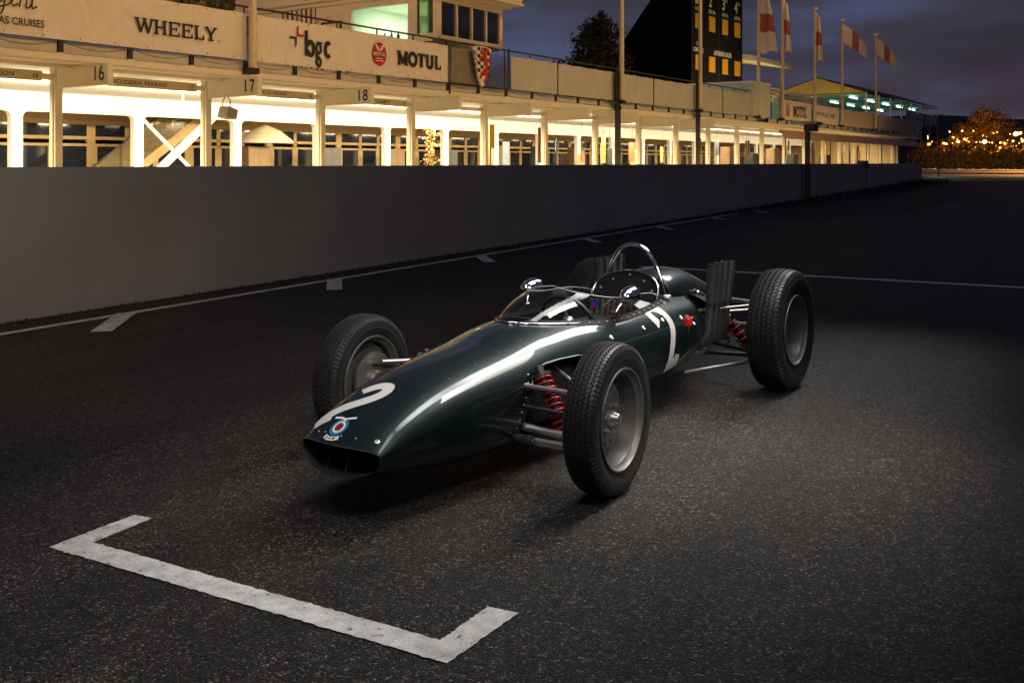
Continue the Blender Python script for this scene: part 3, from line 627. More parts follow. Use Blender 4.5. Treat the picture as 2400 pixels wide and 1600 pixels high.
# wire mesh screens beside the shield
mp = bthing("mesh_screen", tn(1054,S1), -S1-.0, 3.50, "square wire mesh panel with grey backing beside the shield", "screen")
wd_ = tn(1190,S1)-tn(1054,S1)
m = MB(); m.box((0,.03,0),(wd_*.62,.045,.95)); m.build("backing_sheet", mat("backing_grey", (.52,.46,.36), .7, var=.1), mp)
m = MB()
for k in range(int(wd_/.05)): m.box((k*.05,-.002,0),(k*.05+.006,.004,.95))
for k in range(19): m.box((0,-.008,k*.05),(wd_,-.003,k*.05+.006))
m.build("wire", STEELDK(), mp, kind='stuff')
m = MB(); m.box((-.05,-.03,-.3),(.0,.03,1.0)); m.box((wd_,-.03,-.02),(wd_+.06,.03,1.15)); m.box((0,-.03,-.04),(wd_,.02,.0)); m.build("screen_frame", STEELDK(), mp)
# heraldic shield
(sa, sz) = (tn(1104,1.78), 3.30); sw_ = tn(1149,1.78)-sa; sh_ = zn(1126,108,1.78)-zn(1128,206,1.78)
sd = bthing("shield_sign", sa, -1.80, zn(1128,206,1.78), "white shield crest with black chequers and a red lion on the terrace front", "sign")
def shp(inset=0):
    o_ = []
    for k in range(13): u = k/12; o_.append((inset+u*(sw_-2*inset), sh_-.055*(2*u-1)**2-inset))
    for k in range(1,13): u = k/12; a = (1-u); o_.append((sw_/2+(sw_/2-inset)*(a**.55), sh_*.94*a**1.0+inset if u < 1 else inset))
    for k in range(11,0,-1): u = k/12; a = (1-u); o_.append((sw_/2-(sw_/2-inset)*(a**.55), sh_*.94*a+inset))
    return o_
m = MB(); m.prism([(x,z) for x,z in shp()], 1, -.03, 0); m.build("shield_plate", mat("shield_white", (.74,.68,.58), .5, var=.05), sd)
m = MB(); po = shp(.0); strip(m, po+po[:1], .02, lambda x,y: (x,-.034,y)); m.build("shield_edge", BLACK(), sd)
m = MB()
for i in range(4):
    for j in range(8):
        if (i+j) % 2: x0 = sw_*(.24+.13*i*1.25); z0 = sh_*(.28+.085*j); m.quad((x0,-.033,z0),(x0+sw_*.16,-.033,z0),(x0+sw_*.16,-.033,z0+sh_*.085),(x0,-.033,z0+sh_*.085))
m.build("chequers", BLACK(), sd)
m = MB(); FN = lambda x,y: (x*sw_, -.037-.0003*(len(m.f)%9), y*sh_)
def lion(pts, wds): strip(m, smooth_path(pts,5), [w_*sw_ for w_ in np.interp(np.linspace(0,1,(len(pts)-1)*5+1), np.linspace(0,1,len(wds)), wds)], lambda x,y: (x, -.037-.0004*(len(m.f)%7), y))
LP = lambda *a: [(x*sw_, y*sh_) for x,y in a]
lion(LP((.66,.86),(.62,.78),(.66,.66),(.72,.52),(.66,.40),(.52,.34)), (.10,.20,.20,.15,.22,.16))
lion(LP((.70,.88),(.78,.9),(.84,.86)), (.14,.16,.05)); lion(LP((.62,.72),(.46,.72),(.34,.66)), (.12,.09,.12)); lion(LP((.60,.80),(.48,.86),(.50,.96)), (.11,.08,.10))
lion(LP((.54,.36),(.42,.28),(.40,.20)), (.17,.10,.12)); lion(LP((.66,.42),(.72,.30),(.66,.20),(.58,.12)), (.2,.12,.10,.12)); lion(LP((.72,.46),(.84,.44),(.92,.56),(.84,.66),(.92,.78),(.86,.88)), (.08,.05,.05,.06,.05,.08))
m.build("red_lion", mat("lion_red", (.42,.03,.025), .6, var=.06), sd)
m = MB()
for ch, cy in (("B",.80),("A",.66),("R",.52),("C",.38)): put_text(m, ch, lambda u,v,cy=cy: (sw_*(.05+.045*(.8-cy)*2+u*.16), -.034, sh_*(cy-.05+v*.115)), bold=.01)
m.build("lettering", BLACK(), sd)

# ================================================================== control tower on the terrace
TWT = 10.1; TW = bthing("control_tower", TWT, -1.2, 3.48, "cream control room tower with one big lit window and four dark front windows", "tower")
tcol = mat("tower_cladding", (.60,.52,.40), .6, var=.06)
H0, H1 = 1.24, 2.44          # underside and eaves of the overhanging storey, above the terrace
LW, DP = 3.17, 7.2
def wallx(m, y0, y1, z0, z1, x0=0, x1=.12): m.box((x0,y0,z0),(x1,y1,z1))
m = MB()
for y0,y1,z0,z1 in ((0,.1,H0,H1),(.66,.98,H0,H1),(.1,.66,H0,1.40),(.1,.66,2.36,H1),(.98,3.1,2.28,H1),(3.1,3.35,H0,H1),(4.45,4.5,H0,H1),(3.35,4.45,2.14,H1),(5.94,DP,0,H1)): wallx(m,y0,y1,z0,z1)
m.box((.12,0,H0),(.26,.12,H1)); m.box((.12,0,H0),(LW,.12,1.36)); m.box((.26,0,2.28),(LW,.12,H1))
for x in (.26+.70,.26+.70*2,.26+.70*3): m.box((x-.035,0,1.36),(x+.035,.12,2.28))
m.box((3.02,0,1.36),(LW,.12,2.28)); m.box((LW-.12,.12,H0),(LW,DP,H1)); m.box((.12,DP-.12,0),(LW-.12,DP,H1)); m.box((0,.12,H0-.06),(LW,DP,H0)); m.box((.12,.12,H1),(LW-.12,DP-.12,H1+.05))
m.build("wall", tcol, TW, bevel=.006)
m = MB(); m.box((.25,1.3,0),(LW-.1,DP,H0-.062)); m.build("lower_wall", mat("tower_base", (.42,.37,.30), .8, var=.1), TW)
for x0 in (.26,.995,1.695,2.395):
    m = MB(); m.box((x0,.07,1.36),(x0+.665 if x0 > .3 else x0+.665,.085,2.28)); m.build("front_pane", GLASSDK(), TW)
clear = sheet_glass("clear_pane")
m = MB(); m.box((.05,.98,H0),(.06,3.1,2.28)); m.build("lit_pane", clear, TW)
m = MB(); m.box((.05,.1,1.40),(.06,.66,2.36)); m.build("side_pane", sheet_glass("tinted_pane", (.50,.52,.40)), TW)
# door and grilles on the side
m = MB(); m.box((.04,3.37,0),(.09,4.43,2.14)); m.mi = 1; m.box((.0,3.5,.2),(.035,3.56,2.0)); m.box((.0,4.24,.2),(.035,4.3,2.0)); m.box((.0,3.5,1.94),(.035,4.3,2.0)); m.build("side_door", [tcol, STEELDK()], TW)
gd = None
for k in range(7):
    y = 4.55+.2*k
    if gd is None: m = MB(); m.box((0,0,.1),(.06,.11,H1)); gd = m.build("louvre_slat", tcol, TW); q = gd
    else: q = gd.copy(); COL.objects.link(q)
    q.location = (0,y,0)
m = MB(); m.box((.07,4.5,0),(.11,5.94,H1)); m.build("louvre_backing", BLACK(), TW)
# roof fascia
m = MB(); m.box((-.42,-.42,2.56),(LW+.42,DP+.35,4.2)); m.box((-.46,-.46,2.52),(LW+.46,DP+.39,2.6)); m.box((-.2,-.2,2.44),(LW+.2,DP+.2,2.52)); m.build("roof_fascia", tcol, TW, bevel=.01)
m = MB(); m.box((1.75,-.45,2.66),(2.32,-.425,3.1)); m.box((-.445,4.25,2.62),(-.425,4.55,3.0)); m.build("sign_letter", BLACK(), TW)
# lit room
rm = mat("room_paint", (.70,.76,.64), .7, var=.03)
m = MB(); m.box((.13,3.12,H0+.002),(LW-.13,3.2,H1-.002)); m.box((.75,.84,H0+.002),(LW-.21,.9,H1-.032)); m.box((.27,.13,H0+.002),(LW-.13,3.11,H0+.03)); m.box((.27,.13,H1-.03),(LW-.13,3.11,H1-.002)); m.box((LW-.2,.13,H0+.032),(LW-.13,3.11,H1-.032)); m.build("room_lining", rm, TW)
m = MB(); m.box((1.5,.905,H0+.032),(2.2,.94,2.1)); m.box((2.9,1.0,H0+.032),(2.965,1.55,1.95)); m.build("cupboard", mat("grey_green", (.12,.15,.13), .6), TW)
m = MB(); m.tube([(LW-.25,2.98,1.28),(LW-.25,2.98,2.2)], .03, 6); m.tube(smooth_path([(LW-.25,2.9,2.2),(LW-.25,2.75,2.3),(LW-.25,2.65,2.1),(LW-.25,2.72,1.8)],6), .012, 5); m.build("cable_duct", mat("duct_grey", (.3,.32,.28), .5), TW)
for k,yy in enumerate((1.75,2.0,2.25)):
    m = MB(); m.lathe((.5,yy,H0+.032), (0,0,1), [(0,.05),(.2,.05),(.28,.02),(.34,.02),(.35,0)], 10); m.build("bottle", mat("bottle_green", (.03,.06,.04), .2), TW, smooth=50)
area("control_room_light", BW(TWT+1.6, -1.2+2.0, 3.48+H1-.06), BW(TWT+1.6,.8,3.5), 1.6, .5, 62, (.86,1,.80), spin=BD)
area("control_room_light", BW(TWT+1.0, -1.2+.45, 3.48+H1-.06), BW(TWT+1.0,-.75,3.5), .5, .3, .8, (.9,1,.68), spin=BD)

# ================================================================== scoreboard tower
sbd = Vector((.635,.772,0)); sbi = Vector((-.772,.635,0)); SBK = 1.50; sb0 = Vector((.1827*42.7*SBK, 42.7*SBK, 0)); kz = lambda z: 1.37+(z-1.37)*SBK
SB = empty("scoreboard", sb0, math.atan2(.772,.635), "tall black scoreboard tower with yellow number flaps and white lettering", "scoreboard")
blk = mat("board_black", (.006,.006,.0055), .85, var=.25, vscale=1, spec=.15)
m = MB(); m.prism([(0,3.465),(5.3*SBK,3.465)]+[(a*SBK,kz(b)) for a,b in ((5.0,4.4),(4.0,6.1),(3.49,6.96),(2.07,8.66),(.6,10.6),(0,10.6))], 0, .0, 4.85*SBK); o = m.build("tower_body", blk, SB)
def xb(xn):    # along the board for a sight line
    r_ = (xn-1200)/2304; return (r_*sb0.y - sb0.x)/(sbd.x - r_*sbd.y)
def zb_(xn, yn): x = xb(xn); return 1.37+(381.6-yn)*(sb0.y+sbd.y*x)/2304
yel = mat("flap_yellow", (.62,.30,.008), .5, var=.08, vscale=6)
cols = [(1628.5,1642.5,(30,66),(127,163)),(1661,1675,(38,74),(132.5,169)),(1692,1705,(45,81),(138,174)),(1721,1734,(52.5,87.5),(143.5,178))]
names = ["1","2","3","4"]; sup = ["st","nd","rd","th"]; sup_s = ["ST","ND","RD","TH"]
for k,(xa,xc,ra,rb) in enumerate(cols):
    x0, x1 = xb(xa), xb(xc)
    for ya,yc in (ra,rb):
        z1_, z0_ = zb_(xa,ya), zb_(xa,yc)
        m = MB(); m.box((x0,-.05,z0_),(x1,-.003,z1_)); m.build("number_flap", yel, SB, bevel=.01)
    zt_ = zb_(xa,ra[0]); wd = x1-x0
    m = MB(); put_text(m, "CAR No.", lambda u,v: (x0-.02+u*wd*1.15, -.012, zt_+.18+v*.26), bold=.03)
    put_text(m, names[k], lambda u,v: (x0+.02+u*wd*.5, -.012, zt_+.62+v*.80), bold=.02)
    put_text(m, sup_s[k], lambda u,v: (x0+.02+wd*.56+u*wd*.36, -.012, zt_+1.18+v*.24), bold=.03)
    m.build("lettering", mat("board_white", (.62,.56,.44), .6), SB)
m = MB(); z_ = zb_(1628,102); put_text(m, "LAPS", lambda u,v: (xb(1632)+u*.58, -.012, z_-.10+v*.27), bold=.02); put_text(m, "COMPLETED", lambda u,v: (xb(1625)+u*1.40, -.012, z_-.52+v*.29), bold=.02)
z2 = zb_(1673,118); put_text(m, "LAPS BEHIND LEADER", lambda u,v: (xb(1673)+u*(xb(1714)-xb(1673)), -.012, z2-.34+v*.34), bold=.03); m.build("lettering", mat("board_white"), SB)
m = MB()
for xs in (1622,1684.5): m.box((xb(xs)-.02,-.006,3.5),(xb(xs)+.02,-.0,kz(10.5)))
m.box((xb(1650),-.006,zb_(1650,31)-.012),(4.85*SBK,-.0,zb_(1650,31)+.012)); m.build("panel_joint", mat("joint_grey", (.05,.05,.055), .6), SB)

q = SB.matrix_basis
area("scoreboard_flood", sb0+sbd*2.5-sbi*5.0+Vector((0,0,4.3)), sb0+sbd*5+Vector((0,0,9.5)), 1.6, .4, 420, (1,.80,.48))
area("tower_side_fill", BW(1.5,3.2,3.75), BW(10.1,1.6,5.4), 1.0, .4, 330, (1,.60,.30))  # added fill, no such flood on the terrace, brightens the tower side
# pale end block, canopy, second terrace
EB = bthing("stair_block", T1+.15, -1.62, 0, "plain pale grey green stair block closing the end of the garage terrace", "building")
m = MB(); m.box((0,0,3.47),(2.35,6.4,5.05)); m.build("block_wall", mat("render_green", (.48,.50,.42), .8, var=.06), EB, bevel=.02)
m = MB(); m.box((-.05,-.05,5.05),(2.4,6.45,5.12)); m.build("coping", cream, EB)
area("stair_block_light", BW(T1-3.0, .8, 3.6), BW(T1,.8,4.4), .8, .3, 26, (1,.9,.6))
CN = bthing("stand_canopy", tn(1858,-8)-9, 8, 0, "cream cantilever canopy of a grandstand seen from below behind the scoreboard", "stand")
m = MB(); m.prism([(0,8.9),(0,9.25),(9,10.6),(9,10.4)], 0, 0, 9); m.build("canopy_roof", cream, CN)
m = MB()
for k in range(2): m.box((.6+4.6*k,4.2,0),(.9+4.6*k,4.6,9.7))
m.build("column", STEELDK(), CN); m = MB(); m.box((0,5,0),(7,5.2,9.4)); m.build("rear_wall", mat("stand_dark", (.05,.04,.03), .9), CN)
area("canopy_light", BW(tn(1858,-8)-4, 9.5, 6.2), BW(tn(1858,-8)-4, 10.5, 9.3), 6, .4, 130, (1,.74,.28), spin=BD)
# banners of the far terrace
dcl = mat("far_banner_cloth", (.66,.56,.42), .75, var=.06, vscale=2)
b, w, h, px = banner("sponsor_banner", 1836, 1901, "small distant banner reading MOTUL with an oval badge on the far terrace", seed=21, cloth=dcl, amp=.004, group="banners on the far terrace")
ex, ez = px(1846,259); emblem_oval(b, ex, ez, .24, .33)
m = MB(); (xa, za), (xb2, zb2) = px(1858.5,274), px(1890,277); put_slab(m, "MOTUL", lambda u,v,k: (xa+u*(xb2-xa), -.022-.0003*k, za+v*.55), [1.15,.95,.85,.95,.8], gap=.1); m.build("lettering", INK(), b)
b, w, h, px = banner("sponsor_banner", 1908, 1966, "small distant banner with spaced thin letters reading PORSCHE", seed=22, cloth=dcl, amp=.004, group="banners on the far terrace")
(xa, za), (xb2, _) = px(1914,273), px(1957,276); m = MB()
for k, ch in enumerate("PORSCHE"): put_text(m, ch, lambda u,v: (xa+(k+u*.72)/7*(xb2-xa), -.022, za+.0+v*.22), bold=-.004)
m.build("lettering", mat("print_blue", (.10,.09,.14), .6), b)
for x0n, x1n, sd_, lb in ((1976,2052,23,"small distant blank banner right of the spaced thin letters"),(2058,2157,24,"pinkish blank sheet closing the far end of the terrace front")):
    banner("parapet_sheet", x0n, x1n, lb, "banner", mat("parapet_pink", (.50,.38,.27), .8, var=.12), seed=sd_, amp=.01, group="banners on the far terrace")
# slatted fence on the far terrace
F0, F1 = tn(1822,S1), tn(1953,S1)
sf = bthing("slatted_fence", F0, -1.35, 3.48, "cream slatted timber fence on the far terrace above the MOTUL banner", "fence")
s0 = None
for k in range(5):
    if s0 is None: m = MB(); m.box((0,-.02,0),(F1-F0,.02,.09)); s0 = m.build("slat", cream, sf); q = s0
    else: q = s0.copy(); COL.objects.link(q)
    q.location = (0,0,.86+.155*k-.02)
p0_ = None
for k in range(7):
    if p0_ is None: m = MB(); m.box((-.05,.022,0),(.05,.1,1.55)); p0_ = m.build("fence_post", cream, sf); q = p0_
    else: q = p0_.copy(); COL.objects.link(q)
    q.location = ((F1-F0)*k/6,0,0)
aw = bthing("canvas_awning", 36.0, -1.72, 2.55, "salmon coloured canvas awning along the front of the far garages", "awning")
m = MB(); m.grid(lambda u,v: (u*30, -.05-.35*(1-v)+.015*math.sin(u*94), .42*v-.02*abs(math.sin(u*60))*(1-v)), 160, 4); m.build("canvas", mat("awning_canvas", (.62,.36,.22), .8, var=.10, vscale=1), aw, smooth=60)
m = MB()
for k in range(9): m.tube([(k*3.72,-.38,-.0),(k*3.72,-.05,.40)], .02, 6); m.tube([(k*3.72,-.36,0),(k*3.72,-.36,-2.55)], .025, 6)
m.build("awning_frame", STEELDK(), aw, kind='stuff')
# things standing in the garages
rnd = random.Random(44)
tin = mat("trolley_brown", (.09,.045,.03), .4, var=.1); ply = mat("bench_wood", (.16,.10,.05), .6, var=.2, vscale=5); oil = mat("cupboard_grey", (.05,.055,.06), .4, var=.15)
def locker(t, d, h, mt, lab, cat="cupboard", nm="tall_cupboard"):
    o = bthing(nm, t, d, .008, lab, cat, "workshop things in the garages")
    m = MB(); m.box((-.45,-.25,.05),(.45,.25,h)); m.build("carcase", mt, o, bevel=.01)
    for x in (-.435,.005): m = MB(); m.box((x,-.27,.1),(x+.43,-.252,h-.04)); m.build("door", mt, o)
ordn = ["third","fourth","fifth","sixth","seventh","eighth","ninth","tenth","eleventh","twelfth"]
for k in range(3, 10):
    t = k*BAY; w_ = f"in the {ordn[k-3]} lit garage beyond the numbered signs" if k > 3 else "in the first garage beyond the 18 sign"
    locker(t+1.0+rnd.uniform(-.2,.3), 7.6, rnd.choice((1.9,2.15)), ply if k % 2 else oil, f"tall {'wooden' if k % 2 else 'grey'} cupboard {w_}")
for k in range(11, 17):
    locker(k*BAY+.9, 2.2, (1.9,2.2)[k%2], ply if k % 2 else BLACK(), f"{ordn[k-13] if k > 12 else ('nearest','second')[k-11]} {'wooden' if k % 2 else 'black'} cupboard under the salmon awning, counted from the stair block")
hb = [mat("hang_dark", (.02,.017,.014), .4), mat("hang_brown", (.12,.055,.02), .5, var=.2), mat("hang_gold", (.55,.33,.10), .35, metal=.4), mat("hang_blue", (.10,.13,.18), .4)]
for k in range(40):
    t = rnd.uniform(4.2, 19.2)*BAY; w_, h_ = rnd.uniform(.12,.6), rnd.uniform(.35,1.3); zz_ = rnd.uniform(1.1, 2.75-h_); dd = rnd.choice((.9,1.6,3.0,4.5,5.6)) if t < 36 else rnd.choice((.5,.9,1.6,2.5))
    o = bthing("hanging_board", t, dd, zz_, "narrow board hanging from the ceiling inside one of the far lit garages", "board", "boards hanging in the far garages")
    m = MB(); m.box((0,0,0),(w_,.03,h_)); m.build("board", hb[k % 4], o, bevel=.006)
    m = MB(); m.tube([(w_/2,.015,h_),(w_/2,.015,ZC-zz_)], .008, 5); m.build("cord", STEELDK(), o)
pt = bthing("potted_tree", tn(1008,-3), 3.0, .006, "slim brown leaved plant standing in the first garage beyond the 18 sign", "plant")
m = MB(); m.lathe((0,0,0),(0,0,1),[(0,0),(0,.16),(.35,.2),(.36,.17),(.3,0)],14); m.build("pot", ply, pt, smooth=40)
m = MB(); m.tube([(0,0,.3),(.02,.03,1.3),(0,0,2.2)], [.03,.025,.01], 6); m.build("stem", ply, pt)
m = MB(); r2 = random.Random(6)
for k in range(260):
    z_ = r2.uniform(1.0,2.5); p = Vector((r2.gauss(0,.12),r2.gauss(0,.12),z_)); a = Vector((r2.gauss(0,1),r2.gauss(0,1),r2.gauss(0,1))).normalized(); b_ = a.orthogonal().normalized()*.07; b2 = a.cross(b_)*.5; m.quad(p-b_,p-b2,p+b_,p+b2)
m.build("foliage", mat("dry_leaves", (.20,.12,.03), .6, var=.3), pt, recalc=False)
pr = bthing("parasol", tn(622,-7.4), 7.4, .006, "pale closed-rim parasol standing behind the white posts near the 18 sign", "parasol")
m = MB(); m.lathe((0,0,0),(0,0,1),[(2.02,.92),(2.10,.90),(2.42,.50),(2.62,.05),(2.64,0)],16); m.build("canopy", mat("parasol_cloth", (.66,.58,.46), .8), pr, smooth=30)
m = MB(); m.tube([(0,0,0),(0,0,2.6)], .025, 8); m.lathe((0,0,0),(0,0,1),[(0,0),(0,.3),(.08,.25),(.08,0)],14); m.build("pole", cream, pr, smooth=40)
# marquee
MT, MD = (75.3-(18.78+.5606*2))/.828, 2.0
ML, MH = 27.0, 3.7
mq = bthing("marquee", MT, MD, 3.48, "long marquee with a dark roof and yellow gable, lit green inside, on the far terrace", "marquee")
m = MB(); m.prism([(0,3.3),(MH,4.55),(MH,4.62),(0,3.36)], 0, -.1, ML+.3); m.prism([(MH,4.55),(2*MH,3.3),(2*MH,3.36),(MH,4.62)], 0, -.1, ML+.3); m.build("roof", mat("marquee_roof", (.02,.022,.022), .6), mq)
m = MB(); m.prism([(.0,3.28),(2*MH,3.28),(MH,4.54)], 0, -.14,-.105); m.build("gable", mat("marquee_gable", (.50,.36,.10), .7, var=.08), mq)
m = MB(); m.box((0,2*MH-.05,0),(ML,2*MH,3.3)); m.box((.1,.1,3.2),(ML,2*MH-.1,3.24)); m.build("lining", mat("marquee_lining", (.30,.52,.42), .7, var=.15), mq)
m = MB()
for k in range(8): m.box((k*ML/7-.05,-.05,0),(k*ML/7+.05,.05,3.3))
m.build("frame_post", cream, mq, kind='stuff')
for k in range(3):
    m = MB(); m.box((13.5+k*4.6,.02,0),(17.8+k*4.6,.05,2.5)); m.build("side_panel", GLASSDK(), mq)
tg = mat("cold_tube_glow", (1,1,1), .5, emit=(.62,1,.88), estr=7); t0_ = None
for k in range(5):
    for j in (1.6,4.6):
        if t0_ is None: m = MB(); m.tube([(-1.1,0,0),(1.1,0,0)], .05, 6); t0_ = m.build("lamp_tube", tg, mq); q = t0_
        else: q = t0_.copy(); COL.objects.link(q)
        q.location = (2.4+5.2*k,j,3.05)
area("marquee_light", BW(MT+13,MD+3.2,6.5), BW(MT+13,MD+3.2,3.5), 24, 4, 650, (.50,1,.80), spin=BD, spread=110)
point("gable_light", BW(MT-3.0,MD+2.6,5.0), 170, (1,.70,.22), .3)

# tall dark strips on the garage front below the flagpoles
for xn, lb in ((1446,"dark vertical strip on the garage front under the first flagpole beyond the shield"),(1634,"dark vertical strip on the garage front under the flagpole before the scoreboard flaps")):
    d_ = bthing("dark_strip", tn(xn,S1+.12), -S1-.12, 0, lb, "upright_strip", "dark strips on the garage front")
    m = MB(); m.box((-.16,-.06,0),(.16,.0,zn(xn,168,S1))); m.build("upright_strip", BLACK(), d_)
    m = MB(); m.box((-.2,-.08,3.2),(.2,.02,3.3)); m.build("strip_collar", BLACK(), d_)

# flagpoles and flags
POLES = [(592,3.2,None),(1457,3.4,None),(1641,3.4,None),(1777.5,3.4,'f'),(1834,3.4,'h'),(1910,3.4,'h'),(1974,3.4,'w'),(2053,3.4,'w')]
pl_lab = ["leftmost flagpole, between the two big cloth banners","tall flagpole left of the black scoreboard","flagpole crossing in front of the scoreboard flaps","flagpole standing before the pale stair block, with a flag at the top edge","flagpole beside the cream canopy, second of the row with flags","flagpole in front of the marquee gable with a limp flag","flagpole with a wind-blown flag, second from the right","rightmost flagpole, in front of the marquee end"]
fred, fwht = mat("flag_red", (.42,.10,.07), .8, var=.1), mat("flag_white", (.72,.62,.52), .8, var=.06)
fl_lab = {3:"flag hanging at the top edge above the pale stair block",4:"limp red and white flag on the pole beside the canopy",5:"limp red and white flag in front of the marquee gable",6:"blown out red and white flag second from the right",7:"rightmost red and white flag blowing to the right"}
random.seed(5)
for k,(xn,zb0_,fk) in enumerate(POLES):
    s = S1+.22; t = tn(xn,s)
    f = bthing("flagpole", t, -s, zb0_, pl_lab[k], "flagpole", "flagpoles along the terrace"); top_ = 9.42-zb0_
    m = MB(); m.tube([(0,0,0),(0,0,top_*.5),(0,0,top_)], [.085,.078,.06], 12); m.build("pole", mat("pole_cream", (.66,.55,.36), .4), f, smooth=60)
    m = MB(); m.lathe((0,0,top_), (0,0,1), [(0,.06),(.02,.15),(.09,.15),(.12,0)], 12); m.build("finial", cream, f, smooth=40)
    m = MB(); m.box((-.1,-.1,.0),(.1,.2,.12)); m.build("wall_bracket", STEELDK(), f)
    if not fk: continue
    fo = bthing("flag", t, -s, zb0_+top_-.15, fl_lab[k], "flag", "flags on the terrace poles")
    m = MB()
    if fk == 'w':
        a0 = -.62 if k == 6 else -.70; Lf = 1.7 if k == 6 else 1.55; Hf = 1.05
        def fn(u, v):
            x = u*Lf; dr = a0*x*(.6+.5*u); 
            return (.05+x*.42+.10*math.sin(5.2*u+1.3*v)*u, -x*.66-.05, dr-.05-v*Hf*(1-.12*u)+.09*math.sin(7*u+2*v+k)*u)
    else:
        Lf = 2.55 if k != 3 else 2.9
        wd0 = .42 if k != 3 else .75
        ph = random.uniform(0,6)
        def fn(u, v):
            zz_ = -u*Lf; sp = wd0*(.35+.65*u**.6)
            return (.03+.10*math.sin(v*9+u*2.2+ph)*(.4+.6*u), -.1-sp*(v-.25 if k in (4,5) else v), zz_-.22*v*(1-u)+.05*math.sin(6*v+ph)*u)
    nu, nv = 24, 14
    for i in range(nu):
        u = i/nu; m.mi = 1 if .36 <= u < .66 else 0
        for j in range(nv): m.quad(fn(i/nu,j/nv), fn((i+1)/nu,j/nv), fn((i+1)/nu,(j+1)/nv), fn(i/nu,(j+1)/nv))
    bm_o = m.build("flag_cloth", [fwht,fred], fo, recalc=False)
    bm = bmesh.new(); bm.from_mesh(bm_o.data); bmesh.ops.remove_doubles(bm, verts=bm.verts, dist=1e-4); bm.to_mesh(bm_o.data); bm.free(); bm_o.data.polygons.foreach_set("use_smooth", [True]*len(bm_o.data.polygons))

# ================================================================== trees and far lights
def leaf_mat(name, c1, c2, c3):
    m = bpy.data.materials.new(name); m.use_nodes = True; n = m.node_tree; b = n.nodes["Principled BSDF"]
    tc = n.nodes.new("ShaderNodeTexCoord"); no = n.nodes.new("ShaderNodeTexNoise"); no.inputs["Scale"].default_value = .9; no.inputs["Detail"].default_value = 5
    n.links.new(tc.outputs["Object"], no.inputs["Vector"]); rp = n.nodes.new("ShaderNodeValToRGB"); rp.color_ramp.elements[0].position = .36; rp.color_ramp.elements[1].position = .64
    rp.color_ramp.elements[0].color = (*c1,1); rp.color_ramp.elements[1].color = (*c3,1); e = rp.color_ramp.elements.new(.5); e.color = (*c2,1)
    n.links.new(no.outputs["Fac"], rp.inputs["Fac"]); n.links.new(rp.outputs["Color"], b.inputs["Base Color"]); b.inputs["Roughness"].default_value = .7; b.inputs["Specular IOR Level"].default_value = .2
    return m
BARK = mat("bark", (.06,.045,.03), .9, var=.3, bump=.4, bscale=12)
def tree(name, loc, th, blobs, nleaf, ls, lm, label, cat="tree", group=None, seed=1, trunk=True):
    rnd = random.Random(seed); root = empty(name, loc, 0, label, cat, group)
    if trunk:
        m = MB(); m.tube([(0,0,0),(.05,.02,th*.5),(0,.05,th)], [.05*th**.7,.038*th**.7,.03*th**.7], 8)
        for bx,by,bz,br in blobs: m.tube([(0,0,th*.75),(bx*.5,by*.5,(th*.75+bz)*.52),(bx,by,bz)], [.025*th**.7,.016*th**.7,.006], 6)
        m.build("trunk", BARK, root, smooth=60)
    m = MB(); tot = sum(b[3]**2 for b in blobs)
    for bx,by,bz,br in blobs:
        ncl = max(6, int(nleaf*br*br/tot/22))
        for c in range(ncl):
            d = Vector((rnd.gauss(0,1),rnd.gauss(0,1),rnd.gauss(0,1))).normalized()*br*(rnd.random()**.45)*rnd.uniform(.75,1.12); d.z *= .9
            cc_ = Vector((bx,by,bz))+d; cr_ = br*rnd.uniform(.10,.24)
            for q in range(22):
                p = cc_+Vector((rnd.gauss(0,1),rnd.gauss(0,1),rnd.gauss(0,.8)))*cr_
                a = Vector((rnd.gauss(0,1),rnd.gauss(0,1),rnd.gauss(0,1))).normalized(); b_ = a.orthogonal().normalized(); l = ls*rnd.uniform(.6,1.3)
                b2 = a.cross(b_); m.quad(p-b_*l, p-b2*l*.5, p+b_*l, p+b2*l*.5)
    m.build("crown", lm, root, recalc=False); return root
lmA = leaf_mat("autumn_leaves", (.055,.03,.012), (.05,.055,.016), (.075,.085,.02))
tree("broadleaf_tree", (5.16,60,0), 7.2, [(0,0,8.3,1.35),(-.9,.2,7.3,1.15),(.95,0,7.4,1.15),(.15,-.2,9.7,.95),(-.15,0,6.3,1.4),(-1.35,.1,6.1,.8),(1.3,.2,6.2,.9),(.5,-.6,8.9,1.0),(-.5,-.6,8.8,1.0),(-.9,-.6,6.4,1.0),(.7,-.7,6.6,1.1)], 15000, .11, lmA, "dark autumn tree standing left of the black scoreboard", seed=4)
tree("broadleaf_tree", (-11.4,38,0), 5.6, [(0,0,8.2,1.9),(-1.5,0,7.7,1.4),(1.3,.3,7.7,1.3)], 8000, .10, leaf_mat("bright_leaves", (.05,.035,.01), (.09,.075,.02), (.13,.10,.02)), "green tree top showing above the cloth banner at upper left", seed=9)
point("tree_fill", (-11.0,33.5,5.6), 420, (1,.72,.25), .3)  # added fills, no lamps there, to brighten the two trees
point("tree_fill", (3.6,50,5.2), 300, (1,.72,.30), .4)
lmO = leaf_mat("ochre_leaves", (.035,.02,.006), (.07,.038,.009), (.12,.065,.012))
def far(xn, yn, Y): return Vector(((xn-1200)/2304*Y, Y, 1.37+(381.6-yn)*Y/2304))
c = far(2312,300,240)
tree("broadleaf_tree", (c.x,240,0), 7.0, [(0,0,9.8,4.2),(-4.2,0,8.6,3.3),(4.2,0,9.2,3.4),(-1.1,-.5,12.4,3.0),(2.3,0,12.1,2.6),(-7.5,0,6.8,2.3),(8.0,0,7.2,2.6)], 9000, .24, lmO, "wide autumn tree lit orange from below at far right", seed=12)
random.seed(21)
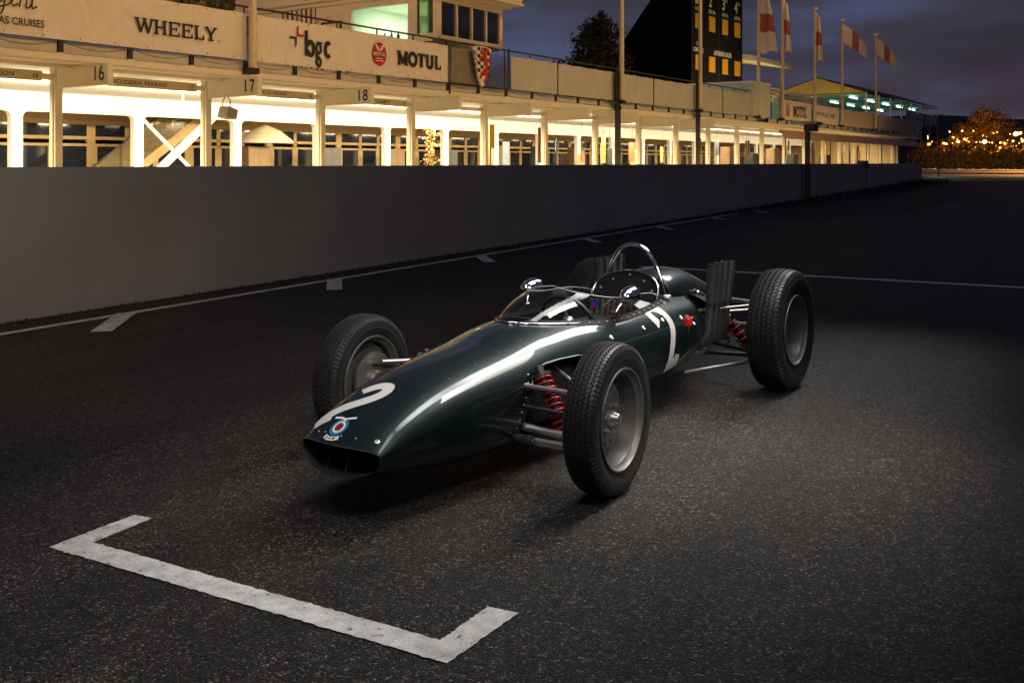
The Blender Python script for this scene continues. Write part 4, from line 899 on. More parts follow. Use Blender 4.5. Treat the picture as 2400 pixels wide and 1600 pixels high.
for k in range(9):
    xn = 2168+k*31+random.uniform(-8,8); Y = random.uniform(232,262); c = far(xn,330,Y)
    lb = ["leftmost orange lit shrub beyond the end of the pit wall","second orange lit shrub from the end of the wall","third orange lit shrub from the end of the wall","orange lit shrub just left of the wide autumn tree","orange lit shrub under the left side of the autumn tree","orange lit shrub under the middle of the autumn tree","orange lit shrub under the right side of the autumn tree","orange lit shrub near the right picture edge","rightmost orange lit shrub at the picture edge"][k]
    tree("lit_shrub", (c.x,Y,0), 2.2, [(0,0,3.6,2.6),(2.2,0,3.2,2.1),(-2.1,0,3.1,2.1),(.4,0,5.7,1.8)], 1600, .28, lmO, lb, "shrub", "shrubs lit by the distant lamps", seed=30+k)
# hedge in front of the lamps
rnd = random.Random(3); m = MB()
for k in range(15000):
    x = rnd.uniform(2155,2470); Y = rnd.uniform(214,222); c = far(x,380,Y); z = rnd.random()**.8*(4.0+.5*math.sin(x*.11)+.3*math.sin(x*.37))
    p = Vector((c.x,Y,z)); a = Vector((rnd.gauss(0,1),rnd.gauss(0,1),rnd.gauss(0,1))).normalized(); b_ = a.orthogonal().normalized()*.24; b2 = a.cross(b_)*.6; m.quad(p-b_,p-b2,p+b_,p+b2)
tag(m.build("hedge", leaf_mat("hedge_leaves", (.025,.018,.008), (.05,.035,.014), (.09,.06,.025)), recalc=False), "dark clipped hedge below the distant orange lamps", kind='stuff')
# distant lamps
LAMPS = [(2173,322,150,.42),(2180,313,160,.26),(2234,323,170,.30),(2246,332,165,.28),(2256,301,175,.2),(2308,332,160,.40),(2328,312,170,.24),(2304,318,178,.22),(2381,314,150,.46),(2391,312,152,.30),(2397,330,160,.3),(2268,325,190,.18),(2345,335,170,.25),(2226,309,185,.16),(2213,336,165,.2),(2289,334,180,.18),(2360,334,165,.2)]
where = ["big orange lamp closest to the end of the pit wall","smaller lamp just right of the biggest left lamp","orange lamp in the middle left of the far glow","low orange lamp right of the middle left one","small high lamp before the dark tree edge","bright low lamp under the wide autumn tree","small lamp in front of the autumn tree trunk","small lamp left of the autumn tree trunk","very bright pale lamp near the right picture edge","lamp just right of the very bright pale one","lamp cut by the right picture edge","tiny lamp between the middle lamps","low lamp under the right half of the tree","tiny high lamp in the left of the glow","tiny low lamp left of the middle","tiny lamp low before the tree","tiny lamp low under the tree's right side"]
lg = mat("sodium_glow", (1,1,1), .5, emit=(1,.50,.10), estr=9); lw = mat("pale_lamp_glow", (1,1,1), .5, emit=(1,.78,.40), estr=9)
for k,(xn,yn,Y,r_) in enumerate(LAMPS):
    Y += 70; r_ *= 1.45; c = far(xn,yn,Y); lp = empty("street_lamp", (c.x,Y,0), 0, where[k], "lamp", "distant lamps at the right")
    m = MB(); m.tube([(0,.05,0),(0,.05,c.z+.3)], [.08,.05], 6); m.build("lamp_post", STEELDK(), lp)
    m = MB(); m.sphere((0,0,c.z), r_*.8, 12, (1,1,.85)); m.build("lamp_globe", lw if k in (0,5,8) else lg, lp, smooth=180)
for xn,Y,z,p in ((2180,230,3,6500),(2240,231,3,7500),(2300,230,2.4,6500),(2365,230,2.6,8500),(2420,231,3,6000)):
    c = far(xn,330,Y); point("sodium_light", (c.x,Y,z), p, (1,.42,.07), .5)
# road beyond the wall end; its pale colour carries part of the lamplight
poly_sheet("far_road", [(33.5,74),(46,74),(140,205),(75,205)], .008, mat("far_road_lit_tone", (.22,.19,.15), .8, var=.15, vscale=.15), jit=.05, step=2)
for x,y,p in ((60,105,4200),(80,148,6500),(100,185,6500)):
    area("road_lamp_light", (x,y,9), (x,y,0), 6, 3, p, (1,.46,.13), spread=150)
area("hedge_fill", (84,178,7), (112,218,2), 8, 1, 5200, (1,.50,.16), spread=100)  # added fill on the hedge front, no lamp stands there
rnd = random.Random(77); fl0 = None
for k in range(34):
    xn = 2166+k*7.2+rnd.uniform(-3,3); yn = 334+rnd.gauss(0,5) if k % 4 else rnd.uniform(306,326); Y = rnd.uniform(224,229); c = far(xn,yn,Y)
    if fl0 is None:
        fl0 = empty("glow_lamp", (c.x,Y,0), 0, "small orange lamp in the dense row of distant lights at far right", "lamp", "small lamps in the distant glow")
        m = MB(); m.sphere((0,0,0), .23, 10); g0 = m.build("lamp_globe", lg, fl0, smooth=180); q = fl0; g0.location.z = c.z
    else: q = copy_tree(fl0); q.location = (c.x,Y,0); q.children[0].location.z = c.z; s_ = rnd.choice((.35,.45,.6,.8,1.2))
    if k and k % 3:
        if k == 1: me2 = q.children[0].data.copy(); me2.materials[0] = mat('amber_glow', (1,1,1), .5, emit=(1,.34,.05), estr=3)
        q.children[0].data = me2
    if k: q.children[0].scale = (s_,s_,s_)
mast = far(2200,330,95); ms = empty("lamp_mast", (mast.x,95,0), 0, "thin mast with a flat crosspiece beside the marquee end", "mast")
m = MB(); m.tube([(0,0,0),(0,0,far(2200,270,95).z)], .06, 6); m.build("mast_pole", STEELDK(), ms); m = MB(); m.box((-.45,-.1,far(2200,270,95).z),(.45,.1,far(2200,270,95).z+.08)); m.build("crosspiece", cream, ms)

# ================================================================== the racing car
# car frame: x = metres behind the front axle, y = towards the far side (so -y is the side nearest the camera), z up
CAR = empty("racing_car", CAR_O, math.atan2(CAR_R.y, CAR_R.x), "dark green open wheel single seat racing car with number 2, standing on the track", "racing car")
def cx(p): return (p[0], -p[1], p[2])        # written as (a, b, z) with b towards the camera side
def pchip(xs, ys):
    xs = np.array(xs, float); ys = np.array(ys, float); h = np.diff(xs); d = np.diff(ys)/h; m_ = np.zeros(len(xs)); m_[0] = d[0]; m_[-1] = d[-1]
    for i in range(1, len(xs)-1):
        if d[i-1]*d[i] > 0: w1 = 2*h[i]+h[i-1]; w2 = h[i]+2*h[i-1]; m_[i] = (w1+w2)/(w1/d[i-1]+w2/d[i])
    def f(x):
        x = min(max(x, xs[0]), xs[-1]); i = min(max(int(np.searchsorted(xs, x))-1, 0), len(h)-1); t = (x-xs[i])/h[i]
        return float((2*t**3-3*t*t+1)*ys[i]+(t**3-2*t*t+t)*h[i]*m_[i]+(-2*t**3+3*t*t)*ys[i+1]+(t**3-t*t)*h[i]*m_[i+1])
    return f
ZT = pchip([-.88,-.84,-.77,-.63,-.47,-.29,.0,.29,.6,1.0,1.5,1.95], [.300,.328,.375,.434,.482,.518,.560,.606,.626,.628,.620,.60])
ZB = pchip([-.88,-.8,-.6,-.2,.5,1.5,1.95], [.184,.170,.140,.108,.108,.135,.165])
HW = pchip([-.88,-.82,-.7,-.45,-.1,.3,.8,1.4,1.95], [.205,.222,.242,.268,.295,.325,.35,.352,.335])
ZM = pchip([-.88,-.7,-.3,.2,.8,1.95], [.270,.28,.315,.36,.39,.40])
NT = pchip([-.88,-.6,0,.6,1.95], [3.6,2.8,2.35,2.3,2.4])
NBt = pchip([-.88,-.6,-.1,.6,1.95], [2.3,2.6,3.3,3.0,2.6])
def nosew(a): w_ = max(0, min(1, (-.5-a)/.36)); return .035*w_*w_*(3-2*w_)
def sec(a, th, sgn, off=0):      # th 0 = crown, pi/2 = widest, pi = keel
    up = th <= math.pi/2; n = NT(a) if up else NBt(a)
    s_, c_ = abs(math.sin(th)), abs(math.cos(th))
    b = (HW(a)+off)*s_**(2/n); z = ZM(a)+((ZT(a)+off-ZM(a)) if up else -(ZM(a)-ZB(a)+off))*c_**(2/n)
    return (a+nosew(a)*(b/HW(a))**2, sgn*b, z)
def topz(a, b):
    a -= nosew(a)*(b/HW(a))**2; r_ = min(abs(b)/HW(a), .9999); return ZM(a)+(ZT(a)-ZM(a))*(1-r_**NT(a))**(1/NT(a))
def sideb(a, z):
    if z >= ZM(a): r_ = (z-ZM(a))/(ZT(a)-ZM(a)); n = NT(a)
    else: r_ = (ZM(a)-z)/(ZM(a)-ZB(a)); n = NBt(a)
    return HW(a)*max(0, 1-min(1,r_)**n)**(1/n)
# paint: deep green with metallic flake under clear coat
def car_paint():
    m_ = mat("racing_green", (.0030,.0150,.0128), .40, metal=.5, coat=1, coat_rough=.025, var=.10, vscale=1.5, spec=.5); return m_
GREEN = car_paint()
CHROME = mat("chrome", (.80,.80,.80), .07, metal=1, var=.03)
ALLOY = mat("cast_alloy", (.155,.15,.142), .48, metal=.5, var=.18, vscale=8, bump=.08, bscale=60)
BRIGHT = mat("polished_steel", (.60,.57,.53), .34, metal=.9, var=.08)
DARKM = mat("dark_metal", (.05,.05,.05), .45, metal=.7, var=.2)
RUBBER = mat("tyre_rubber", (.019,.0185,.018), .44, var=.2, vscale=9, bump=.05, bscale=120, spec=.5)
SOOT = mat("exhaust_black", (.075,.072,.07), .40, metal=.45, var=.25, vscale=7, bump=.08, bscale=50)
COIL = mat("coil_red", (.40,.010,.012), .35, var=.05)
MATTE = mat("matte_black", (.008,.008,.008), .7, var=.1)
NUM = mat("number_white", (.56,.55,.52), .4, coat=.5, var=.03)
def cpart(m_, name, mats, par=CAR, **k): return m_.build(name, mats, par, **k)

# cockpit opening in plan
C0, C1 = .285, 1.52
def cw(a):
    if a <= C0 or a >= C1: return 0
    if a < .95: return .258*math.sqrt(max(0, 1-((.95-a)/(.95-C0))**2))
    return .258-.05*((a-.95)/(C1-.95))**2
CUT = [(-.072,.168),(.028,.395),(.045,.425),(.085,.452),(.15,.466),(.26,.470),(.40,.466),(.50,.45),(.50,.168)]     # side cut-out round the springs, (a, z)
def in_cut(a, z):
    c_ = False
    for (a0,z0),(a1,z1) in zip(CUT, CUT[1:]+CUT[:1]):
        if (z0 > z) != (z1 > z) and a < (a1-a0)*(z-z0)/(z1-z0)+a0: c_ = not c_
    return c_
def cut_edge(n=24):
    return [(a0+(a1-a0)*k/n, z0+(z1-z0)*k/n) for (a0,z0),(a1,z1) in zip(CUT, CUT[1:]+CUT[:1]) for k in range(n)]
def body():
    na, nt_ = 300, 64
    aa = [-.88+(1.90+.88)*(i/na) for i in range(na+1)]
    verts = []; meta = []; idx = {}
    ths = [math.pi*j/nt_ for j in range(nt_+1)]
    ring = [(t,1) for t in ths]+[(t,-1) for t in reversed(ths[1:-1])]
    N = len(ring)
    for i, a in enumerate(aa):
        for k, (t, sg) in enumerate(ring): p = sec(a, t, sg); verts.append(list(p)); meta.append((a, t))
    keep = []
    def hole(p, t):
        if t < math.pi/2 and abs(p[1]) < cw(p[0]): return True
        if t > .55 and abs(p[1]) > .18 and in_cut(p[0], p[2]): return True
        if p[0] > 1.70 and p[2] < .475 and not (p[0] < 1.70+.10*(p[2]-.15)/.3): return True
        return False
    hl = [hole(v, me_[1]) for v, me_ in zip(verts, meta)]
    faces = []
    for i in range(na):
        for k in range(N):
            q = (i*N+k, i*N+(k+1)%N, (i+1)*N+(k+1)%N, (i+1)*N+k)
            if sum(hl[x] for x in q) >= 2: continue
            faces.append(q)
    # pull the ragged rim of the cockpit onto its true edge
    used = set(x for q in faces for x in q); edge = {}
    for q in faces:
        for x, y in zip(q, q[1:]+q[:1]): kx = (min(x,y), max(x,y)); edge[kx] = edge.get(kx, 0)+1
    rim = set(x for e_, c_ in edge.items() if c_ == 1 for x in e_)
    curve = [(C0+(C1-C0)*u, cw(C0+(C1-C0)*u)) for u in [0.5-0.5*math.cos(math.pi*k/200) for k in range(201)]]
    ce_ = cut_edge()
    for x in rim:
        v = verts[x]
        if abs(v[1]) > .18 and -.11 < v[0] < .54 and .14 < v[2] < .50:
            ca, cz = min(ce_, key=lambda c_: (c_[0]-v[0])**2+(c_[1]-v[2])**2)
            if (ca-v[0])**2+(cz-v[2])**2 < .0009: v[0] = ca; v[2] = cz; v[1] = math.copysign(sideb(ca, cz), v[1])
            continue
        if meta[x][1] < math.pi/2 and C0-.05 < v[0] < C1+.0 and v[2] > .5 and abs(v[1]) < .30:
            sg = 1 if v[1] >= 0 else -1
            ca, cb = min(curve, key=lambda c_: (c_[0]-v[0])**2+(c_[1]-abs(v[1]))**2)
            if (ca-v[0])**2+(cb-abs(v[1]))**2 < .0012: v[0], v[1] = ca, sg*cb; v[2] = topz(ca, cb)
    m_ = MB(cx); m_.v = [cx(v) for v in verts]; m_.f = faces; m_.m = [0]*len(faces)
    # intake lip and duct
    m_.mi = 1; prev = list(range(N))
    for dep, sc_ in ((-.006,.985),(.012,.955),(.30,.86)):
        cur = []
        for k in range(N):
            v = verts[k]; c_ = (0,.238); cur.append(m_.vert((v[0]+dep, v[1]*sc_, c_[1]+(v[2]-c_[1])*sc_)))
        for k in range(N): m_.face((prev[k], prev[(k+1)%N], cur[(k+1)%N], cur[k]))
        prev = cur
        if dep < 0: m_.mi = 1
    m_.face(prev)
    o = m_.build("body", [GREEN, MATTE], CAR, smooth=42)
    bm = bmesh.new(); bm.from_mesh(o.data); loose = [v for v in bm.verts if not v.link_faces]; bmesh.ops.delete(bm, geom=loose, context='VERTS'); bm.to_mesh(o.data); bm.free()
    return o
BODY = body()
for sg in (1,-1):
    m = MB(cx); m.tube([(a, sg*(sideb(a,z)+.001), z) for a, z in cut_edge(8)[:57]], .0055, 8); cpart(m, "arch_lip", GREEN, smooth=60)
# intake bars
for b_ in (-.075, .02):
    m = MB(cx); m.tube([(-.845,b_,.19),(-.80,b_,.30)], .004, 6); cpart(m, "intake_bar", MATTE)
# dark inner tub, floor and chassis
m = MB(cx); loop = []
K = 60
curve = [(C0+.004+(C1-C0-.008)*(.5-.5*math.cos(math.pi*k/K))) for k in range(K+1)]
pts = [(a, max(.0,cw(a)-.004)) for a in curve]; ring = [(a,b) for a,b in pts]+[(a,-b) for a,b in reversed(pts)]
tops = [m.vert((a,b,topz(a,b)-.004)) for a,b in ring]; mids = [m.vert((a,b*1.12,.40)) for a,b in ring]; bots = [m.vert((a,b*.95,.19)) for a,b in ring]
n_ = len(ring)
for k in range(n_): m.face((tops[k],tops[(k+1)%n_],mids[(k+1)%n_],mids[k])); m.face((mids[k],mids[(k+1)%n_],bots[(k+1)%n_],bots[k]))
m.face(bots); cpart(m, "cockpit_tub", MATTE, smooth=50)
m = MB(cx); m.box((-.30,-.15,.14),(1.8,.15,.50)); cpart(m, "chassis_box", MATTE, bevel=.01)
# cockpit edge: dark bead on the sides, bright strip at the front, rivets
m = MB(cx)
for sg in (1,-1):
    P_ = [(a, sg*(cw(a)+.002), topz(a, cw(a))) for a in [C0+.03+(C1-C0-.03)*k/60 for k in range(61)]]
    lo_ = [m.vert((a, b+sg*.020, topz(a, abs(b)+.020)+.0015)) for a,b,z in P_]; hi_ = [m.vert((a, b-sg*.004, z+.014)) for a,b,z in P_]; in_ = [m.vert((a, b-sg*.010, z-.012)) for a,b,z in P_]
    for k in range(60): m.face((lo_[k],lo_[k+1],hi_[k+1],hi_[k])); m.face((hi_[k],hi_[k+1],in_[k+1],in_[k]))
cpart(m, "cockpit_edge", mat("edge_black", (.010,.010,.010), .6, spec=.25), smooth=60)
m = MB(cx); fp = [(a, sg*(cw(a)+.012), topz(a, cw(a)+.012)+.004) for sg, rng in ((-1, range(12,-1,-1)),(1, range(1,13))) for a in [C0-.008+.28*(k/12)**2 for k in rng]]
m.tube(fp, .006, 8); cpart(m, "screen_strip", CHROME, smooth=60)
m = MB(cx)
for sg in (1,-1):
    for k in range(15): a = .50+.07*k; b = cw(a)+.012; m.sphere((a, sg*b, topz(a,b)+.008), .0062, 8, (1,1,.7))
for a_ in (-.55,-.38,-.2,-.02,.15): 
    for b_ in (-.16,.16): m.sphere((a_, b_, topz(a_,b_)), .0042, 6, (1,1,.5))
for k in range(9): z = .20+.03*k; a = .045-.115*((.455-z)/.26); m.sphere((a-.018, sideb(a-.018,z), z), .0048, 6); m.sphere((a-.018, -sideb(a-.018,z), z), .0042, 6)
cpart(m, "rivets", BRIGHT, kind='stuff')
# panel seams and fasteners
for sg in (1,-1):
    m = MB(cx)
    for k in range(56):
        a0, a1 = .52+k*.022, .52+(k+1)*.022
        f_ = lambda a, z: (a, sg*(sideb(a, z)+.0012), z)
        zc = lambda a: .4675+.003*(a-.5)
        m.quad(f_(a0,zc(a0)-.0022), f_(a1,zc(a1)-.0022), f_(a1,zc(a1)+.0022), f_(a0,zc(a0)+.0022))
    if k == 55: cpart(m, "panel_seam", MATTE)
dz = None
for sg in (1,-1):
    for a,z in ((1.06,.505),(1.30,.515),(1.52,.50),(1.66,.45),(.72,.505)):
        m = MB(cx); b = sg*(sideb(a,z)); nrm = (0, sg*.9, .42)
        m.lathe((a,b,z), nrm, [(0,.012),(.004,.012),(.006,.009),(.003,.006),(.006,.003),(.006,0)], 14); cpart(m, "fastener", BRIGHT, smooth=40)

# number 2 on the nose and on both sides, laid on the surface
def nose_fn(lift): return lambda a, b: (a, b, topz(a, b)+lift)
def dense(ps, n=10): return smooth_path(ps, n)
def wide_strip(m_, path, w_, fn, lanes=4):
    """ribbon in several lanes so that it hugs a curved surface"""
    n = len(path); ww = w_ if hasattr(w_, '__len__') else [w_]*n; rows = []
    for i, p in enumerate(path):
        a = path[max(i-1,0)]; b = path[min(i+1,n-1)]; dx, dy = b[0]-a[0], b[1]-a[1]; l = math.hypot(dx,dy) or 1
        rows.append([m_.vert(fn(p[0]-dy/l*ww[i]*(j/lanes-.5), p[1]+dx/l*ww[i]*(j/lanes-.5))) for j in range(lanes+1)])
    for i in range(n-1):
        for j in range(lanes): m_.face((rows[i][j], rows[i][j+1], rows[i+1][j+1], rows[i+1][j]))
m = MB(cx); nf = nose_fn(.0016)
hookp = dense([(-.612,-.106),(-.585,-.084),(-.562,-.052),(-.558,-.020),(-.577,.000),(-.61,.002),(-.648,-.018),(-.69,-.062),(-.73,-.115),(-.77,-.155),(-.803,-.182)], 10)
wide_strip(m, hookp, .051, nf, 5)
wide_strip(m, dense([(-.800,-.186),(-.786,-.158),(-.768,-.122)], 5), .047, nose_fn(.0024), 4); cpart(m, "nose_number", NUM)
def side_number(sg):
    m_ = MB(cx)
    def fn(s_, z):      # s_ = distance along, z = height; wraps over the shoulder
        if z < .56: return (s_, sg*(sideb(s_, z)+.0016), z)
        return (s_, sg*(sideb(s_, z)+.001), z+.001)
    hook = dense([(1.245,.500),(1.218,.536),(1.212,.566),(1.245,.588),(1.308,.583),(1.360,.548),(1.375,.49),(1.366,.42),(1.352,.34),(1.342,.262)], 10)
    w_ = [.058]*len(hook); wide_strip(m_, hook, w_, fn, 6)
    fn2 = lambda s_, z: (s_, sg*(sideb(s_, z)+.0024), z)
    wide_strip(m_, dense([(1.312,.252),(1.37,.264),(1.46,.276)],6), .068, fn2, 5)
    wide_strip(m_, [(1.425,.29),(1.43,.312)], .06, fn2, 4)
    cpart(m_, "side_number", NUM)
side_number(1); side_number(-1)
# nose badge: blue ring, white ring, red disc with crossed bars, wings and a scroll with lettering
BC = (-.815,-.040)
def bfn(lift): return lambda u, v: (BC[0]+u, BC[1]+v, topz(BC[0]+u, BC[1]+v)+lift)
def disc(m_, r_, lift, r0=0, n=28):
    f_ = bfn(lift)
    for k in range(n):
        a, b = 2*math.pi*k/n, 2*math.pi*(k+1)/n
        P1 = [f_(r0*math.cos(a), r0*1.15*math.sin(a)), f_(r_*math.cos(a), r_*1.15*math.sin(a)), f_(r_*math.cos(b), r_*1.15*math.sin(b)), f_(r0*math.cos(b), r0*1.15*math.sin(b))]
        m_.quad(*P1)
BADGE = None
m = MB(cx); disc(m, .0345, .0030, .023); BADGE = cpart(m, "badge", mat("enamel_blue", (.02,.17,.34), .3, coat=1, var=.02))
m = MB(cx); disc(m, .0240, .0034, .016); m.build("badge_ring", mat("enamel_white", (.70,.68,.60), .3, var=.02), BADGE)
m = MB(cx); disc(m, .0165, .0038, .0001); m.build("badge_disc", mat("enamel_red", (.38,.015,.03), .3, var=.02), BADGE)
m = MB(cx)
for t in (35,145): wide_strip(m, [(-.016*math.cos(rad(t)),-.018*math.sin(rad(t))),(0,0),(.016*math.cos(rad(t)),.018*math.sin(rad(t)))], .005, bfn(.0043 if t < 90 else .0047), 1)
m.build("badge_cross", mat("enamel_dark", (.02,.02,.02), .3), BADGE)
m = MB(cx); wide_strip(m, dense([(.034,-.052),(.036,-.02),(.033,.0),(.040,.028),(.046,.050)],5), .009, bfn(.0048), 2); wide_strip(m, [(.018,.004),(.036,.008)], .008, bfn(.0045), 1); m.build("badge_wing", mat("enamel_white"), BADGE)
m = MB(cx); wide_strip(m, dense([(-.040,-.036),(-.047,-.015),(-.047,.015),(-.040,.036)],6), .016, bfn(.0040), 2); m.build("badge_scroll", mat("enamel_white"), BADGE)
m = MB(cx); f_ = bfn(.0052)
put_text(m, "B.R.M.", lambda u,v: f_(-.052+v*.010, -.026+u*.052), bold=.01); m.build("lettering", MATTE, BADGE)
for b_ in (-.13,-.09,.0,.07): m = MB(cx); m.sphere((-.845+.02*abs(b_)*4, b_, topz(-.845+.02*abs(b_)*4, b_)+.001), .0035, 6); cpart(m, "nose_screw", BRIGHT)
m = MB(cx); m.lathe((-.82,.160,topz(-.82,.160)), (-.3,.35,.9), [(0,.011),(.003,.011),(.004,.007),(.002,.005),(.005,.003),(.005,0)], 14); cpart(m, "fastener", BRIGHT, smooth=40)

# windscreen
def scr_base(u):      # u -1..1, 0 = front centre
    s_ = abs(u); a = C0+(1.47-C0)*s_**1.7; return a, math.copysign(cw(a)+.004, u) if u else 0.0
def scr_top(u):
    s_ = abs(u); a0, b0 = scr_base(u); k = 1-s_
    a = a0+.40*k**1.25+.0; hgt = .137*(1-s_**1.0)+.085*s_
    if s_ > .82: hgt *= 1-((s_-.82)/.18)**2*.55
    return a, b0*(.84+.13*s_), topz(a0, abs(b0))+hgt
m = MB(cx)
def gscr(u, v):
    U = u*2-1; a0, b0 = scr_base(U); z0 = topz(a0, abs(b0))+.002; a1, b1, z1 = scr_top(U)
    bul = math.sin(math.pi*v)*.020
    return (a0+(a1-a0)*v-bul*(1-abs(U)), b0+(b1-b0)*v+math.copysign(bul*abs(U)**.5*.7, U), z0+(z1-z0)*v+bul*.35)
m.grid(gscr, 72, 14)
pers = sheet_glass("perspex", (.97,.98,.98), 1.0)
cpart(m, "windscreen", pers, smooth=180)
m = MB(cx); m.tube([gscr(k/72, 1.0) for k in range(73)], .0022, 6); cpart(m, "windscreen_edge", mat("perspex_edge", (.6,.62,.62), .15, var=0, alpha=.75), smooth=60)
# mirrors
for sg in (1,-1):
    m = MB(cx); m.lathe((.94, sg*.302, .685), (1,-sg*.08,.02), [(-.076,0),(-.072,.014),(-.057,.028),(-.026,.042),(.010,.049),(.034,.050),(.046,.049),(.050,.044),(.044,.042),(.044,0)], 24)
    mr_ = cpart(m, "mirror", CHROME, smooth=40, label="chrome bullet mirror on the near side" if sg == 1 else "chrome bullet mirror on the far side")
    m = MB(cx); m.tube([(.86,sg*.272,.612),(.87,sg*.278,.635),(.905,sg*.295,.665),(.93,sg*.302,.672)], [.008,.006,.007,.010], 8); m.lathe((.858,sg*.272,.606),(0,sg*.4,.9),[(0,.016),(.006,.014),(.009,0)],12); m.build("mirror_stalk", CHROME, mr_, smooth=50)
    m = MB(cx); m.lathe((.988, sg*.299, .686), (1,-sg*.08,.02), [(-.002,.041),(0,0)], 20); m.build("mirror_glass", CHROME, mr_)
# roll hoop
m = MB(cx); hp_ = smooth_path([(1.585,.205,.565),(1.583,.185,.66),(1.580,.148,.765),(1.576,.098,.848),(1.575,.045,.884),(1.575,0,.892),(1.575,-.045,.884),(1.576,-.098,.848),(1.580,-.148,.765),(1.583,-.185,.66),(1.585,-.205,.565)], 8)
m.tube(hp_, .0128, 14); cpart(m, "roll_hoop", CHROME, smooth=60)
for sg in (1,-1): m = MB(cx); m.lathe((1.585,sg*.205,.598),(0,0,1),[(0,.034),(.01,.03),(.016,.018)],14); cpart(m, "hoop_foot", BRIGHT, smooth=40)
# seat back panel with bright trim, ribbed seat
def arch(a0, lean, w_, z0, z1, n=24):
    out = []
    for k in range(n+1):
        t = math.pi*k/n; b = w_*math.cos(t); z = z0+(z1-z0)*abs(math.sin(t))**.75; out.append((a0+lean*(z-z0), b, z))
    return out
A1 = arch(1.455, .62, .212, .60, .745)
m = MB(cx); lo1 = [m.vert(p) for p in A1]; lo2 = [m.vert((p[0]+.03,p[1]*.99,p[2]-.004)) for p in A1]; m.face(lo1); m.face(lo2)
for k in range(len(A1)-1): m.face((lo1[k],lo1[k+1],lo2[k+1],lo2[k]))
m.quad((1.455,.212,.60),(1.455,-.212,.60),(1.40,-.2,.42),(1.40,.2,.42)); cpart(m, "seat_back", mat("seat_black", (.012,.011,.011), .3, var=.2, vscale=8, bump=.1, bscale=25), smooth=50)
m = MB(cx); m.tube([(p[0]-.004,p[1],p[2]) for p in A1], .0065, 8); cpart(m, "seat_trim", CHROME, smooth=60)
m = MB(cx)
for b,z in ((.10,.69),(-.10,.69),(.165,.64),(-.165,.64),(0,.72)): m.lathe((1.453+.62*(z-.6),b,z),(-1,0,.5),[(0,.009),(.004,.007),(.004,0)],10)
cpart(m, "seat_studs", BRIGHT, kind='stuff')
m = MB(cx)
m.grid(lambda u,v: (1.395-.10*(1-v)**2-.008*abs(math.sin(u*math.pi*11)), -.20+.40*u, .33+.26*v), 88, 8); cpart(m, "seat_cushion", mat("seat_tan", (.085,.062,.045), .6, var=.15, vscale=6), smooth=60)
m = MB(cx); m.quad((1.372,-.165,.535),(1.372,-.115,.535),(1.378,-.125,.585),(1.378,-.165,.575)); m.mi = 1; m.quad((1.370,-.165,.533),(1.370,-.14,.533),(1.374,-.15,.562),(1.374,-.165,.562)); cpart(m, "blue_red_patch", [mat("patch_blue", (.01,.05,.55), .4, var=.02), mat("patch_red", (.5,.01,.04), .4, var=.02)])  # small blue and red patch on the seat
# steering wheel, dash, gauges and column
m = MB(cx); ax_ = Vector((.80,0,.40)).normalized(); c_ = Vector((.84,0,.535)); u_v = Vector((0,1,0)); v_v = ax_.cross(u_v)
m.tube([c_+(u_v*math.cos(t_)+v_v*math.sin(t_))*.155 for t_ in [2*math.pi*k/40 for k in range(40)]], .013, 10, closed=True); SW = cpart(m, "steering_wheel", mat("wheel_leather", (.015,.013,.012), .35, bump=.1), smooth=60)
m = MB(cx)
for t_ in (90,210,330): m.tube([c_, c_+(u_v*math.cos(rad(t_))+v_v*math.sin(rad(t_)))*.15], .007, 6)
m.tube([c_, c_-ax_*.35], .014, 8); m.lathe(c_, ax_, [(-.02,.03),(.01,.035),(.02,.02),(.02,0)], 16); m.build("wheel_spokes", BRIGHT, SW, smooth=50)
m = MB(cx); m.prism([(-.21,.42),(.21,.42),(.225,.54),(.19,.58),(-.19,.58),(-.225,.54)], 0, .585, .60); cpart(m, "dash_panel", MATTE)
for b,z,r_ in ((-.14,.52,.035),(-.05,.54,.042),(.06,.54,.036),(.15,.52,.03)):
    m = MB(cx); m.lathe((.585,b,z),(-1,0,0),[(0,r_),(.05,r_),(.055,r_*.8),(.055,r_*.5),(.06,0)],18); m.mi = 1; m.lathe((.54,b,z),(-1,0,0),[(-.003,r_*1.05),(.004,r_*1.05),(.004,r_*.9)],18); cpart(m, "gauge", [DARKM, CHROME], smooth=50)
m = MB(cx); m.tube(smooth_path([(.5,-.14,.50),(.44,-.16,.56),(.40,-.10,.52),(.43,-.02,.55),(.49,.02,.5)],6), .006, 6); m.tube(smooth_path([(.52,.06,.50),(.45,.10,.55),(.42,.04,.50)],6), .005, 6); cpart(m, "hoses", DARKM, kind='stuff', smooth=60)

# engine cover with head fairing, then tail
EZ = pchip([1.66,1.72,1.85,2.0,2.2,2.45,2.75], [.705,.728,.735,.725,.678,.59,.455])
EW = pchip([1.66,1.8,2.0,2.3,2.55,2.75], [.195,.205,.200,.185,.15,.055])
EB_ = pchip([1.66,1.95,2.4,2.75], [.585,.56,.475,.40])
m = MB(cx)
def ecov(u, v):
    a = 1.66+1.09*u; th = math.pi*(v-.5); s_, c2 = math.sin(th), math.cos(th)
    return (a, EW(a)*math.copysign(abs(s_)**.9, s_), EB_(a)+(EZ(a)-EB_(a))*abs(c2)**.95)
m.grid(ecov, 60, 36); cpart(m, "engine_cover", GREEN, smooth=180)
m = MB(cx); m.tube([(p[0]-.001,p[1],p[2]) for p in (ecov(0, k/36) for k in range(37))], .0055, 8); cpart(m, "cover_lip", mat("edge_black"), smooth=60)
m = MB(cx); n_ = [m.vert((1.70,ecov(0,k/24)[1]*.97,ecov(0,k/24)[2]-.004)) for k in range(25)]; m.face(n_); cpart(m, "cover_bulkhead", MATTE)
m = MB(cx)
